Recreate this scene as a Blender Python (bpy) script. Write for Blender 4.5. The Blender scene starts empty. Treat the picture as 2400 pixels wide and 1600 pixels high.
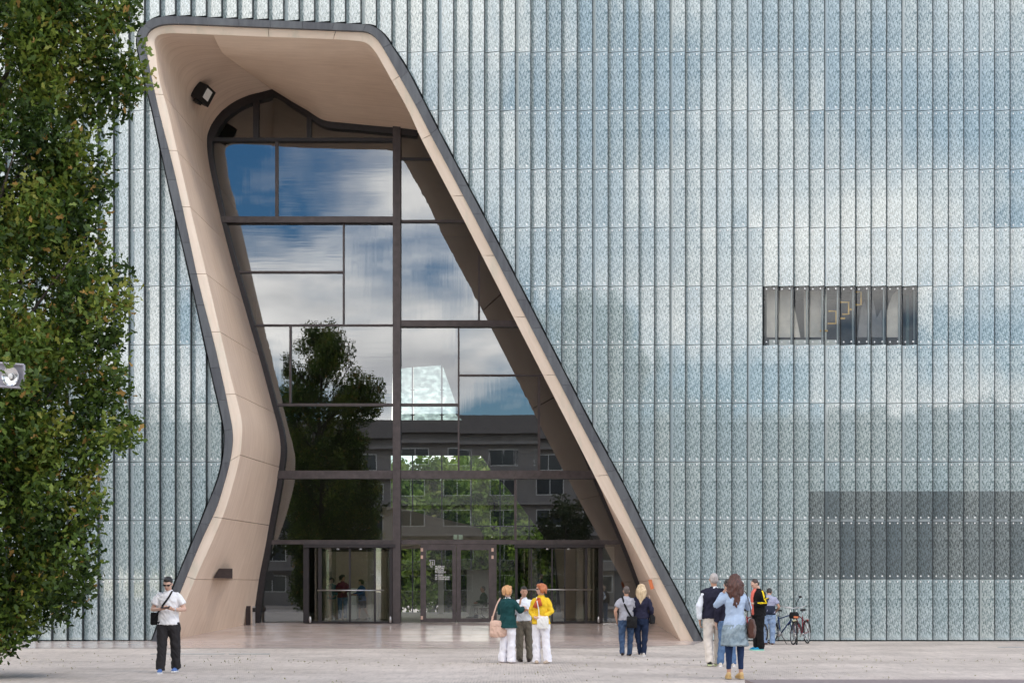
import bpy, bmesh, math, random
import numpy as np
from mathutils import Vector, Matrix, noise as mnoise

SC = bpy.context.scene
COL = SC.collection
random.seed(7)
R = math.radians

# ------------------------------------------------------------------ camera
CAMD, CAMH, FPX = 46.0, 1.6, 3505.0          # metres to the facade, eye height, focal length in photo pixels
cam_d = bpy.data.cameras.new('camera')
cam_d.sensor_width = 36.0
cam_d.lens = 36.0 * FPX / 2400.0
cam_d.shift_y = 580.0 / 2400.0
cam_d.clip_start = 0.5
cam_d.clip_end = 1500.0
cam = bpy.data.objects.new('camera', cam_d)
cam.location = (0, -CAMD, CAMH)
cam.rotation_euler = (R(90), 0, 0)
COL.objects.link(cam)
SC.camera = cam

# ------------------------------------------------------------------ sky and sun
CLOUD_SEED, CLOUD_DX, CLOUD_DY = 1.3, 0.15, -0.15
SUN_ELEV, SUN_AZ = R(50), R(128)              # azimuth clockwise from +Y
w = bpy.data.worlds.new('World')
SC.world = w
w.use_nodes = True
nt = w.node_tree
nt.nodes.clear()
def wn(t, **k):
    n = nt.nodes.new(t)
    for a, b in k.items(): setattr(n, a, b)
    return n
out = wn('ShaderNodeOutputWorld')
sky = wn('ShaderNodeTexSky', sky_type='NISHITA')
sky.sun_disc = False
sky.sun_elevation = SUN_ELEV
sky.sun_rotation = SUN_AZ
sky.air_density = 1.0
sky.dust_density = 0.0
sky.ozone_density = 1.6
bg1 = wn('ShaderNodeBackground')
bg1.inputs[1].default_value = 0.15
bg2 = wn('ShaderNodeBackground')
bg2.inputs[1].default_value = 1.0
tc = wn('ShaderNodeTexCoord')
sep = wn('ShaderNodeSeparateXYZ')
nt.links.new(tc.outputs['Generated'], sep.inputs[0])
def wmath(op, a, b=None):
    m = wn('ShaderNodeMath', operation=op)
    for i, v in enumerate((a, b)):
        if v is None: continue
        if hasattr(v, 'is_linked') or isinstance(v, bpy.types.NodeSocket): nt.links.new(v, m.inputs[i])
        else: m.inputs[i].default_value = v
    return m.outputs[0]
zc = wmath('ADD', wmath('MAXIMUM', sep.outputs[2], 0.0), 0.22)
cx = wmath('ADD', wmath('DIVIDE', sep.outputs[0], zc), CLOUD_DX)
cy = wmath('ADD', wmath('DIVIDE', sep.outputs[1], zc), CLOUD_DY)
cmb = wn('ShaderNodeCombineXYZ')
nt.links.new(cx, cmb.inputs[0]); nt.links.new(cy, cmb.inputs[1]); cmb.inputs[2].default_value = CLOUD_SEED
n1 = wn('ShaderNodeTexNoise')
n1.inputs['Scale'].default_value = 1.25
n1.inputs['Detail'].default_value = 9.0
n1.inputs['Roughness'].default_value = 0.52
n1.inputs['Distortion'].default_value = 0.25
nt.links.new(cmb.outputs[0], n1.inputs['Vector'])
rp = wn('ShaderNodeValToRGB')
rp.color_ramp.elements[0].position = 0.44
rp.color_ramp.elements[1].position = 0.55
nt.links.new(n1.outputs[0], rp.inputs[0])
n2 = wn('ShaderNodeTexNoise')
n2.inputs['Scale'].default_value = 2.3
n2.inputs['Detail'].default_value = 6.0
nt.links.new(cmb.outputs[0], n2.inputs['Vector'])
rp2 = wn('ShaderNodeValToRGB')
rp2.color_ramp.elements[0].position = 0.36
rp2.color_ramp.elements[0].color = (1.75, 1.72, 1.74, 1)
rp2.color_ramp.elements[1].position = 0.60
rp2.color_ramp.elements[1].color = (3.5, 3.32, 3.14, 1)
nt.links.new(n2.outputs[0], rp2.inputs[0])
nt.links.new(rp2.outputs[0], bg2.inputs[0])
hs = wn('ShaderNodeHueSaturation')
hs.inputs['Saturation'].default_value = 1.38
nt.links.new(sky.outputs[0], hs.inputs['Color'])
nt.links.new(hs.outputs[0], bg1.inputs[0])
mx = wn('ShaderNodeMixShader')
nt.links.new(rp.outputs[0], mx.inputs[0])
nt.links.new(bg1.outputs[0], mx.inputs[1])
nt.links.new(bg2.outputs[0], mx.inputs[2])
nt.links.new(mx.outputs[0], out.inputs[0])

sun_d = bpy.data.lights.new('sun', 'SUN')
sun_d.energy = 0.9
sun_d.angle = R(14)
sun_d.color = (1.0, 0.90, 0.76)
sun = bpy.data.objects.new('sun', sun_d)
sdir = Vector((math.sin(SUN_AZ) * math.cos(SUN_ELEV), math.cos(SUN_AZ) * math.cos(SUN_ELEV), math.sin(SUN_ELEV)))
sun.rotation_euler = sdir.to_track_quat('Z', 'Y').to_euler()
sun.location = (0, -30, 60)
COL.objects.link(sun)

SC.view_settings.view_transform = 'Standard'
SC.view_settings.look = 'None'
SC.view_settings.exposure = 0.2
SC.view_settings.gamma = 1.0
SC.view_settings.use_curve_mapping = False
SC.render.engine = 'CYCLES'
SC.cycles.use_denoising = True
SC.cycles.max_bounces = 10
SC.cycles.transparent_max_bounces = 24
SC.cycles.glossy_bounces = 5
SC.cycles.caustics_reflective = False
SC.cycles.caustics_refractive = False

# ------------------------------------------------------------------ measuring helpers
def P(px, py, Y):
    """place on the plane y = Y of a point measured in the photograph"""
    k = (Y + CAMD) / FPX
    return Vector(((px - 1200) * k, Y, CAMH + (1380 - py) * k))
def FX(px): return (px - 1200) / 76.196
def FZ(py): return CAMH + (1380 - py) / 76.196
def ground_at(px, py):
    d = CAMH * FPX / (py - 1380)
    return Vector(((px - 1200) * d / FPX, d - CAMD, 0))

# ------------------------------------------------------------------ object helpers
def tag(o, label=None, cat=None, group=None, kind=None):
    if label: o['label'] = label
    if cat: o['category'] = cat
    if group: o['group'] = group
    if kind: o['kind'] = kind
    return o
def empty(name, loc=(0, 0, 0), rz=0, parent=None):
    o = bpy.data.objects.new(name, None)
    o.empty_display_size = 0.3
    o.location = loc
    o.rotation_euler = (0, 0, rz)
    COL.objects.link(o)
    if parent: o.parent = parent
    return o
def mesh_obj(name, me, m=None, parent=None, smooth=False):
    if m is not None:
        me.materials.clear()
        for q in (m if isinstance(m, (list, tuple)) else [m]): me.materials.append(q)
    if smooth:
        me.polygons.foreach_set('use_smooth', [True] * len(me.polygons))
    o = bpy.data.objects.new(name, me)
    COL.objects.link(o)
    if parent: o.parent = parent
    return o
class MB:
    """collects shapes for ONE mesh object"""
    def __init__(s): s.v = []; s.f = []; s.mi = []
    def add(s, vs, fs, mi=0):
        b = len(s.v)
        s.v += [tuple(q) for q in vs]
        s.f += [tuple(b + i for i in f) for f in fs]
        s.mi += [mi] * len(fs)
        return s
    def box(s, x0, x1, y0, y1, z0, z1, mi=0):
        vs = [(x0,y0,z0),(x1,y0,z0),(x1,y1,z0),(x0,y1,z0),(x0,y0,z1),(x1,y0,z1),(x1,y1,z1),(x0,y1,z1)]
        return s.add(vs, [(0,3,2,1),(4,5,6,7),(0,1,5,4),(1,2,6,5),(2,3,7,6),(3,0,4,7)], mi)
    def obox(s, c, sx, sy, sz, rot=None, mi=0, bevel=0):
        M = rot or Matrix.Identity(3)
        vs = [Vector(c) + M @ Vector((a*sx/2, b*sy/2, d*sz/2)) for d in (-1,1) for a, b in ((-1,-1),(1,-1),(1,1),(-1,1))]
        return s.add(vs, [(0,3,2,1),(4,5,6,7),(0,1,5,4),(1,2,6,5),(2,3,7,6),(3,0,4,7)], mi)
    def tube(s, pts, rad, n=8, mi=0, caps=True, side=(1, 0, 0), flat=None):
        """lofted tube; rad: number or (rx, ry) per point, rx along 'side'"""
        pts = [Vector(p) for p in pts]
        m = len(pts)
        if not isinstance(rad, (list, tuple)): rad = [rad] * m
        vs = []; side = Vector(side)
        for i, p in enumerate(pts):
            t = (pts[min(i+1, m-1)] - pts[max(i-1, 0)])
            if t.length < 1e-9: t = Vector((0, 0, 1))
            t.normalize()
            a = side - t * side.dot(t)
            if a.length < 1e-3: a = Vector((0, 1, 0)) - t * t.y
            if a.length < 1e-3: a = Vector((0, 0, 1)) - t * t.z
            a.normalize(); b = t.cross(a)
            r = rad[i]
            rx, ry = r if isinstance(r, (list, tuple)) else (r, r)
            for k in range(n):
                th = 2 * math.pi * k / n
                vs.append(p + a * (rx * math.cos(th)) + b * (ry * math.sin(th)))
        fs = []
        for i in range(m - 1):
            for k in range(n):
                fs.append((i*n+k, i*n+(k+1) % n, (i+1)*n+(k+1) % n, (i+1)*n+k))
        if caps:
            fs.append(tuple(reversed(range(n)))); fs.append(tuple((m-1)*n+k for k in range(n)))
        return s.add(vs, fs, mi)
    def ball(s, c, r, nu=12, nv=8, mi=0, rot=None):
        rx, ry, rz = r if isinstance(r, (list, tuple)) else (r, r, r)
        M = rot or Matrix.Identity(3)
        vs = [Vector(c) + M @ Vector((0, 0, -rz))]
        for j in range(1, nv):
            ph = -math.pi/2 + math.pi * j / nv
            for i in range(nu):
                th = 2*math.pi*i/nu
                vs.append(Vector(c) + M @ Vector((rx*math.cos(ph)*math.cos(th), ry*math.cos(ph)*math.sin(th), rz*math.sin(ph))))
        vs.append(Vector(c) + M @ Vector((0, 0, rz)))
        fs = [(0, 1+(i+1) % nu, 1+i) for i in range(nu)]
        for j in range(nv-2):
            for i in range(nu):
                a = 1+j*nu; b = a+nu
                fs.append((a+i, a+(i+1) % nu, b+(i+1) % nu, b+i))
        a = 1+(nv-2)*nu; t = len(vs)-1
        fs += [(a+i, a+(i+1) % nu, t) for i in range(nu)]
        return s.add(vs, fs, mi)
    def prism(s, poly, y0, y1, mi=0):
        """polygon given in (x, z), pushed from y0 to y1"""
        n = len(poly)
        vs = [(x, y0, z) for x, z in poly] + [(x, y1, z) for x, z in poly]
        fs = [tuple(range(n)), tuple(reversed(range(n, 2*n)))]
        fs += [(i, n+i, n+(i+1) % n, (i+1) % n) for i in range(n)]
        return s.add(vs, fs, mi)
    def me(s, name='m'):
        m = bpy.data.meshes.new(name)
        m.from_pydata(s.v, [], s.f)
        if any(s.mi): m.polygons.foreach_set('material_index', s.mi)
        m.update()
        return m
    def build(s, name, mat, parent=None, smooth=False, fix=False):
        m = s.me(name)
        if fix:
            bm = bmesh.new(); bm.from_mesh(m)
            bmesh.ops.recalc_face_normals(bm, faces=bm.faces)
            bm.to_mesh(m); bm.free()
        return mesh_obj(name, m, mat, parent, smooth)

def apply_mods(me, mods):
    """mesh after modifiers: list of (type, {settings})"""
    o = bpy.data.objects.new('tmp', me)
    COL.objects.link(o)
    for t, st in mods:
        md = o.modifiers.new('m', t)
        for k, v in st.items(): setattr(md, k, v)
    dg = bpy.context.evaluated_depsgraph_get()
    dg.update()
    r = bpy.data.meshes.new_from_object(o.evaluated_get(dg), depsgraph=dg)
    bpy.data.objects.remove(o)
    return r

# ------------------------------------------------------------------ materials
class NT:
    def __init__(s, name):
        s.m = bpy.data.materials.new(name)
        s.m.use_nodes = True
        s.t = s.m.node_tree
        s.b = s.t.nodes['Principled BSDF']
        s.o = s.t.nodes['Material Output']
    def n(s, t, **k):
        q = s.t.nodes.new(t)
        for a, b in k.items(): setattr(q, a, b)
        return q
    def l(s, a, b): s.t.links.new(a, b)
    def set(s, sock, v):
        if isinstance(v, bpy.types.NodeSocket): s.l(v, sock)
        elif v is not None: sock.default_value = v
    def math(s, op, a, b=None, c=None):
        q = s.n('ShaderNodeMath', operation=op)
        for i, v in enumerate((a, b, c)): s.set(q.inputs[i], v)
        return q.outputs[0]
    def mix(s, f, a, b, mode='MIX'):
        q = s.n('ShaderNodeMix', data_type='RGBA', blend_type=mode)
        s.set(q.inputs[0], f); s.set(q.inputs[6], a); s.set(q.inputs[7], b)
        return q.outputs[2]
    def noise(s, vec, scale, detail=3, rough=0.5, dist=0.0):
        q = s.n('ShaderNodeTexNoise')
        if vec is not None: s.l(vec, q.inputs['Vector'])
        q.inputs['Scale'].default_value = scale; q.inputs['Detail'].default_value = detail
        q.inputs['Roughness'].default_value = rough; q.inputs['Distortion'].default_value = dist
        return q.outputs[0]
    def ramp(s, f, stops):
        q = s.n('ShaderNodeValToRGB')
        e = q.color_ramp.elements
        while len(e) < len(stops): e.new(0.5)
        for i, (p, c) in enumerate(stops):
            e[i].position = p; e[i].color = (*c, 1) if len(c) == 3 else c
        s.l(f, q.inputs[0])
        return q.outputs[0]
    def pos(s): return s.n('ShaderNodeNewGeometry').outputs['Position']
    def obj(s): return s.n('ShaderNodeTexCoord').outputs['Object']
    def mapv(s, v, scale=(1,1,1), loc=(0,0,0), rot=(0,0,0)):
        q = s.n('ShaderNodeMapping'); s.l(v, q.inputs[0])
        q.inputs['Scale'].default_value = scale; q.inputs['Location'].default_value = loc
        q.inputs['Rotation'].default_value = rot
        return q.outputs[0]
    def bump(s, h, strength=0.3, dist=0.01):
        q = s.n('ShaderNodeBump'); s.l(h, q.inputs['Height'])
        q.inputs['Strength'].default_value = strength; q.inputs['Distance'].default_value = dist
        s.l(q.outputs[0], s.b.inputs['Normal'])
        return q.outputs[0]
    def base(s, c=None, rough=None, metal=None, spec=None):
        if c is not None: s.set(s.b.inputs['Base Color'], (*c, 1) if isinstance(c, tuple) and len(c) == 3 else c)
        if rough is not None: s.set(s.b.inputs['Roughness'], rough)
        if metal is not None: s.set(s.b.inputs['Metallic'], metal)
        if spec is not None: s.set(s.b.inputs['Specular IOR Level'], spec)
        return s
def simple(name, c, rough=0.6, metal=0.0, var=0.25, scale=8.0, bump=0.0, bscale=60.0, spec=None, stretch=(1,1,1)):
    t = NT(name)
    v = t.mapv(t.obj(), stretch)
    f = t.noise(v, scale, 5, 0.6)
    col = t.ramp(f, [(0.3, tuple(x*(1-var) for x in c)), (0.7, tuple(min(1, x*(1+var)) for x in c))])
    t.base(col, rough, metal, spec)
    if bump: t.bump(t.noise(v, bscale, 4, 0.6), bump, 0.01)
    return t.m

M = {}
# --- facade glass: printed letters on pale green glass, its print repeated panel by panel
COLW, X0, ROWH, Z0 = 36.24 / 76.196, FX(1605.4), 1.802, 1.915
def facade_glass(name, pale, dark, win):
    t = NT(name)
    p = t.pos()
    sx = t.n('ShaderNodeSeparateXYZ'); t.l(p, sx.inputs[0])
    u = t.math('DIVIDE', t.math('SUBTRACT', sx.outputs[0], X0), COLW)
    v = t.math('DIVIDE', t.math('SUBTRACT', sx.outputs[2], Z0), ROWH)
    fu, fv = t.math('FRACT', u), t.math('FRACT', v)
    iu, iv = t.math('FLOOR', u), t.math('FLOOR', v)
    cell = t.n('ShaderNodeCombineXYZ'); t.l(iu, cell.inputs[0]); t.l(iv, cell.inputs[1])
    wn_ = t.n('ShaderNodeTexWhiteNoise', noise_dimensions='2D'); t.l(cell.outputs[0], wn_.inputs[0])
    rnd = wn_.outputs[0]
    loc = t.n('ShaderNodeCombineXYZ')
    t.l(t.math('MULTIPLY', fu, COLW * 2.1), loc.inputs[0]); t.l(t.math('MULTIPLY', fv, ROWH), loc.inputs[1])
    loc.inputs[2].default_value = 0.0
    # slanted strokes of print
    m1 = t.mapv(loc.outputs[0], (1, 0.42, 1), rot=(0, 0, R(14)))
    a = t.noise(m1, 21.0, 2.0, 0.55, 0.6)
    m2 = t.mapv(loc.outputs[0], (1, 0.40, 1), rot=(0, 0, R(-12)))
    b = t.noise(m2, 34.0, 2.0, 0.6, 0.4)
    s_ = t.math('ADD', t.math('MULTIPLY', a, 0.62), t.math('MULTIPLY', b, 0.38))
    pr = t.ramp(s_, [(0.44, (0, 0, 0)), (0.545, (1, 1, 1))])
    # mullions of the wall behind every fifth panel, and paler unprinted ends of the panes
    w5 = t.math('FRACT', t.math('DIVIDE', t.math('SUBTRACT', u, t.math('MULTIPLY', 4.0, 1.0)), 5.0))
    mul = t.math('MULTIPLY', t.math('GREATER_THAN', w5, 0.018), t.math('LESS_THAN', w5, 0.055))
    end = t.math('ADD', t.math('LESS_THAN', fv, 0.035), t.math('GREATER_THAN', fv, 0.968))
    plain = t.math('MINIMUM', t.math('ADD', mul, t.math('MULTIPLY', end, 0.6)), 1.0)
    pr2 = t.math('MAXIMUM', pr, t.math('MULTIPLY', plain, 0.9))
    tint = t.mix(rnd, (*pale, 1), (pale[0]*(0.55 if win else 0.86), pale[1]*(0.6 if win else 0.93), pale[2]*(0.66 if win else 1.0), 1))
    big = t.noise(p, 0.35, 3, 0.5)
    darkc = t.mix(big, (*dark, 1), (dark[0]*1.5, dark[1]*1.4, dark[2]*1.35, 1))
    col = t.mix(pr2, darkc, tint)
    t.base(col, 0.04)
    t.b.inputs['IOR'].default_value = 1.92 if not win else 1.7
    # float-glass ripple plus a lean of its own for each pane
    h = t.noise(t.mapv(p, (1.0, 1.0, 0.35)), 2.2, 1.0, 0.4)
    t.bump(h, 0.16, 0.02)
    return t.m
M['fglass'] = facade_glass('printed_glass', (0.54, 0.61, 0.60), (0.115, 0.17, 0.175), False)
M['fglass_win'] = facade_glass('printed_glass_over_window', (0.30, 0.345, 0.34), (0.062, 0.076, 0.078), True)
M['fin'] = simple('dark_anodised_metal', (0.022, 0.027, 0.03), 0.45, 0.3, 0.2)
M['fixing'] = simple('stainless_steel', (0.85, 0.86, 0.85), 0.4, 0.1, 0.1)
M['wall'] = simple('dark_backing_wall', (0.035, 0.04, 0.042), 0.8)
M['roof'] = simple('grey_roof_felt', (0.16, 0.16, 0.16), 0.9)

t = NT('black_granite')                      # slabs round the portal
f = t.noise(t.pos(), 14, 6, 0.7)
g = t.noise(t.mapv(t.pos(), (1, 1, 0.15)), 5, 4, 0.6)
oi = t.n('ShaderNodeObjectInfo')
c = t.mix(oi.outputs['Random'], (0.060, 0.064, 0.075, 1), (0.088, 0.095, 0.105, 1))
c = t.mix(t.ramp(g, [(0.4, (0, 0, 0)), (0.75, (0.6, 0.6, 0.6))]), c, (0.15, 0.165, 0.175, 1))
c = t.mix(t.math('MULTIPLY', f, 0.35), c, (0.03, 0.03, 0.035, 1))
t.base(c, 0.55); t.bump(f, 0.15, 0.005)
M['granite'] = t.m

def sandstone(name, c1, c2, streak=1.0, stain=0.0):
    t = NT(name)
    uv = t.n('ShaderNodeUVMap').outputs[0]
    p = t.pos()
    a = t.noise(t.mapv(uv, (0.22, 2.6, 1)), 3.0, 6, 0.6, 0.3)          # streaks that run along the curve
    b = t.noise(p, 0.55, 4, 0.55)
    fine = t.noise(p, 30, 3, 0.6)
    oi = t.n('ShaderNodeObjectInfo')
    k = t.math('ADD', t.math('MULTIPLY', a, 0.55), t.math('MULTIPLY', b, 0.45))
    c = t.ramp(k, [(0.34, c1), (0.66, c2)])
    c = t.mix(t.math('MULTIPLY', oi.outputs['Random'], 0.16), c, (c1[0]*0.8, c1[1]*0.78, c1[2]*0.76, 1))
    # thin lines left by the shuttering
    sx = t.n('ShaderNodeSeparateXYZ'); t.l(uv, sx.inputs[0])
    warp = t.math('ADD', t.math('MULTIPLY', sx.outputs[1], 2.6), t.math('MULTIPLY', t.noise(t.mapv(uv, (0.3, 0.05, 1)), 1.0, 2), 1.3))
    ln = t.math('LESS_THAN', t.math('ABSOLUTE', t.math('SUBTRACT', t.math('FRACT', warp), 0.5)), 0.016)
    c = t.mix(t.math('MULTIPLY', ln, 0.28 * streak), c, (c1[0]*0.45, c1[1]*0.4, c1[2]*0.36, 1))
    if stain:
        st = t.ramp(t.noise(t.mapv(p, (1.1, 1.0, 0.18)), 2.1, 4, 0.6), [(0.52, (0, 0, 0)), (0.72, (1, 1, 1))])
        c = t.mix(t.math('MULTIPLY', st, stain), c, (0.36, 0.43, 0.34, 1))
    t.base(c, 0.9, spec=0.12); t.bump(fine, 0.12, 0.004)
    return t.m
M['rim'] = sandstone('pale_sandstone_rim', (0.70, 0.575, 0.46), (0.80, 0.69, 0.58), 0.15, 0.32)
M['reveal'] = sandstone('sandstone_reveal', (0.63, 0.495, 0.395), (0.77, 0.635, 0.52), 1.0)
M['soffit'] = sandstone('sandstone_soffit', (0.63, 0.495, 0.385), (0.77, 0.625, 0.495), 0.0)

M['frame'] = simple('bronze_frame', (0.075, 0.062, 0.062), 0.5, 0.35, 0.25, 5, 0.05)
M['frame_dark'] = simple('dark_bronze_frame', (0.028, 0.024, 0.026), 0.45, 0.3, 0.2)
M['steel'] = simple('brushed_steel', (0.55, 0.55, 0.56), 0.3, 0.9, 0.08)
M['black'] = simple('black_metal', (0.012, 0.012, 0.013), 0.5, 0.2, 0.2)
M['white'] = simple('white_paint', (0.78, 0.78, 0.76), 0.5, 0, 0.05)

def clear_glass(name, refl, tint, ripple=0.0, rscale=1.2, stretch=(1, 1, 1), rough=0.0):
    t = NT(name)
    t.t.nodes.remove(t.b)
    tr = t.n('ShaderNodeBsdfTransparent'); tr.inputs[0].default_value = (*tint, 1)
    gl = t.n('ShaderNodeBsdfGlossy'); gl.inputs['Roughness'].default_value = rough
    gl.inputs[0].default_value = (0.93, 0.97, 1.0, 1)
    if ripple:
        b = t.n('ShaderNodeBump'); b.inputs['Strength'].default_value = ripple; b.inputs['Distance'].default_value = 0.02
        oi = t.n('ShaderNodeObjectInfo')
        off = t.n('ShaderNodeCombineXYZ')
        t.l(t.math('MULTIPLY', oi.outputs['Random'], 37.0), off.inputs[0])
        va = t.n('ShaderNodeVectorMath', operation='ADD')
        t.l(t.mapv(t.pos(), stretch), va.inputs[0]); t.l(off.outputs[0], va.inputs[1])
        t.l(t.noise(va.outputs[0], rscale, 2.0, 0.45), b.inputs['Height'])
        t.l(b.outputs[0], gl.inputs['Normal'])
    lw = t.n('ShaderNodeLayerWeight'); lw.inputs[0].default_value = 0.25
    fac = t.math('MINIMUM', t.math('ADD', refl, t.math('MULTIPLY', lw.outputs['Fresnel'], 0.5)), 1.0)
    mx = t.n('ShaderNodeMixShader')
    t.l(fac, mx.inputs[0]); t.l(tr.outputs[0], mx.inputs[1]); t.l(gl.outputs[0], mx.inputs[2])
    t.l(mx.outputs[0], t.o.inputs[0])
    return t.m
M['pane'] = clear_glass('tinted_portal_glass', 0.19, (0.80, 0.84, 0.78), 0.018, 0.7, (1, 1, 0.8))
M['pane_v'] = clear_glass('tinted_portal_glass_rippled', 0.19, (0.80, 0.84, 0.78), 0.022, 1.3, (5, 1, 0.35))
M['pane_h'] = clear_glass('tinted_portal_glass_banded', 0.19, (0.80, 0.84, 0.78), 0.022, 1.3, (0.35, 1, 5))
M['pane_edge'] = clear_glass('pane_edge_glass', 0.0, (0.95, 0.97, 0.95))
M['door_glass'] = clear_glass('door_glass', 0.07, (0.88, 0.90, 0.87), 0.03, 1.0)
M['clear'] = clear_glass('clear_window_glass', 0.035, (0.95, 0.97, 0.97), 0.05, 1.1)

# --- plaza: small granite setts, joints with dirt and moss
t = NT('granite_setts')
p = t.pos()
br = t.n('ShaderNodeTexBrick')
t.l(t.mapv(p, (1, 1, 1)), br.inputs[0])
br.inputs['Scale'].default_value = 5.0
br.inputs['Mortar Size'].default_value = 0.05
br.inputs['Brick Width'].default_value = 0.55
br.inputs['Row Height'].default_value = 0.5
br.inputs['Color1'].default_value = (0.44, 0.385, 0.335, 1)
br.inputs['Color2'].default_value = (0.57, 0.50, 0.44, 1)
br.inputs['Mortar'].default_value = (0.24, 0.21, 0.185, 1)
sp = t.noise(t.mapv(p, (1, 0.13, 1)), 11, 6, 0.8)
big = t.noise(t.mapv(p, (0.5, 0.6, 1)), 0.6, 6, 0.7)
pt = t.noise(t.mapv(p, (1, 0.16, 1)), 3.4, 6, 0.78)
c = t.mix(t.ramp(big, [(0.38, (0, 0, 0)), (0.62, (1, 1, 1))]), br.outputs[0], (0.60, 0.53, 0.47, 1))
c = t.mix(t.math('MULTIPLY', t.ramp(pt, [(0.48, (0, 0, 0)), (0.66, (1, 1, 1))]), 0.5), c, (0.39, 0.335, 0.29, 1))
c = t.mix(t.math('MULTIPLY', t.ramp(sp, [(0.52, (0, 0, 0)), (0.68, (1, 1, 1))]), 0.65), c, (0.22, 0.19, 0.165, 1))
c = t.mix(t.math('MULTIPLY', t.ramp(sp, [(0.30, (1, 1, 1)), (0.42, (0, 0, 0))]), 0.6), c, (0.58, 0.53, 0.49, 1))
t.base(c, 0.9); t.bump(t.math('ADD', sp, br.outputs['Fac']), 0.5, 0.02)
M['plaza'] = t.m

t = NT('polished_stone_strips')               # forecourt and the ramp into the portal
p = t.pos()
br = t.n('ShaderNodeTexBrick'); t.l(p, br.inputs[0])
br.inputs['Scale'].default_value = 1.0
br.inputs['Mortar Size'].default_value = 0.006
br.inputs['Brick Width'].default_value = 2.6
br.inputs['Row Height'].default_value = 0.55
br.inputs['Color1'].default_value = (0.52, 0.415, 0.365, 1)
br.inputs['Color2'].default_value = (0.60, 0.50, 0.45, 1)
br.inputs['Mortar'].default_value = (0.25, 0.2, 0.18, 1)
wv = t.noise(t.mapv(p, (0.12, 2.2, 1)), 2.0, 5, 0.6)
c = t.mix(t.ramp(wv, [(0.38, (0, 0, 0)), (0.68, (1, 1, 1))]), br.outputs[0], (0.60, 0.53, 0.50, 1))
rg = t.ramp(t.noise(p, 1.3, 4), [(0.3, (0.12, 0.12, 0.12)), (0.7, (0.26, 0.26, 0.26))])
t.base(c, rg, spec=0.6)
M['floor'] = t.m
M['bench'] = simple('reddish_granite', (0.20, 0.155, 0.15), 0.55, 0, 0.25, 30, 0.1)
M['curb'] = simple('pale_stone', (0.5, 0.47, 0.44), 0.8)
M['tile'] = simple('grey_brown_roofing', (0.22, 0.20, 0.195), 0.8)
t = NT('printed_rear_glass')
t.t.nodes.remove(t.b)
v_ = t.noise(t.mapv(t.pos(), (1, 1, 1.6)), 3.0, 3)
tr_ = t.n('ShaderNodeBsdfTransparent')
t.l(t.ramp(v_, [(0.4, (0.30, 0.35, 0.37)), (0.65, (0.50, 0.56, 0.58))]), tr_.inputs[0])
t.l(tr_.outputs[0], t.o.inputs[0])
M['printpane'] = t.m
M['hinge'] = simple('copper_hinge', (0.62, 0.42, 0.33), 0.45, 0.4, 0.15)
M['exit'] = simple('pale_green_sign', (0.70, 0.80, 0.70), 0.4, 0, 0.05)
M['orange'] = simple('orange_plate', (0.60, 0.17, 0.06), 0.5, 0, 0.15)
M['lampbox'] = simple('dark_brown_metal', (0.035, 0.024, 0.024), 0.5, 0.2, 0.2)
M['transom'] = simple('pale_grey_metal', (0.26, 0.30, 0.31), 0.4, 0.1, 0.1)
M['grey'] = simple('grey_metal', (0.36, 0.40, 0.41), 0.4, 0.3, 0.1)
M['lobbywall'] = simple('dark_lobby_wall', (0.085, 0.072, 0.062), 0.8, 0, 0.2, 0.6)
M['tanwall'] = simple('tan_lobby_wall', (0.42, 0.33, 0.27), 0.8, 0, 0.15, 0.8)
M['lobbyfloor'] = simple('lobby_stone_floor', (0.55, 0.48, 0.43), 0.25, 0, 0.15, 1.5)
M['room'] = simple('dim_room_plaster', (0.19, 0.165, 0.16), 0.8, 0, 0.3, 1.2)
M['sheet'] = simple('beige_sheet', (0.74, 0.67, 0.61), 0.7, 0, 0.2, 2.0)
M['greysheet'] = simple('grey_sheet', (0.34, 0.32, 0.33), 0.7, 0, 0.2, 2.0)
M['blind'] = simple('teal_blind', (0.16, 0.22, 0.23), 0.7, 0, 0.1)
M['gilt'] = simple('gilt_metal', (0.85, 0.50, 0.08), 0.45, 0.0, 0.15)
M['lamp_grey'] = simple('lilac_grey_metal', (0.34, 0.33, 0.38), 0.4, 0.3, 0.1)
M['reflector'] = simple('lamp_reflector', (0.80, 0.81, 0.83), 0.18, 0.85, 0.05)
M['tyre'] = simple('black_rubber', (0.018, 0.018, 0.018), 0.8, 0, 0.2)
M['lampglass'] = simple('headlight_glass', (0.75, 0.70, 0.45), 0.2, 0, 0.05)
M['redref'] = simple('red_reflector', (0.55, 0.03, 0.02), 0.25)
M['grass'] = simple('dry_grass', (0.30, 0.285, 0.16), 0.9, 0, 0.3)

# ================================================================== SETTING
g = MB()
g.add([(-220, -260, 0), (220, -260, 0), (220, -0.2, 0), (-220, -0.2, 0)], [(0, 1, 2, 3)])
g.add([(-220, -0.2, 0), (220, -0.2, 0), (220, 400, -0.9), (-220, 400, -0.9)], [(0, 1, 2, 3)])
g.add([(-900, -900, -1), (900, -900, -1), (900, 900, -1), (-900, 900, -1)], [(0, 1, 2, 3)])
tag(g.build('plaza', M['plaza']), kind='structure')
YG = 5.9                                         # depth of the glass wall
ZG = CAMH + (1380 - 1458) * (YG + CAMD) / FPX    # height of its sill
fc = MB()
FXR = FX(1640)
fc.add([(-38, -5.5, .006), (2.2, -5.5, .006), (5.2, -3.0, .006), (FXR, -0.6, .006), (FXR, -0.05, .006), (-38, -0.05, .006)], [(0, 1, 2, 3, 4, 5)])
tag(fc.build('forecourt', M['floor']), kind='structure')
rampm = MB()
rampm.add([(-13, -0.05, .006), (7, -0.05, .006), (7, YG, ZG), (-13, YG, ZG)], [(0, 1, 2, 3)])
tag(rampm.build('ramp', M['floor']), kind='structure')

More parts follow.
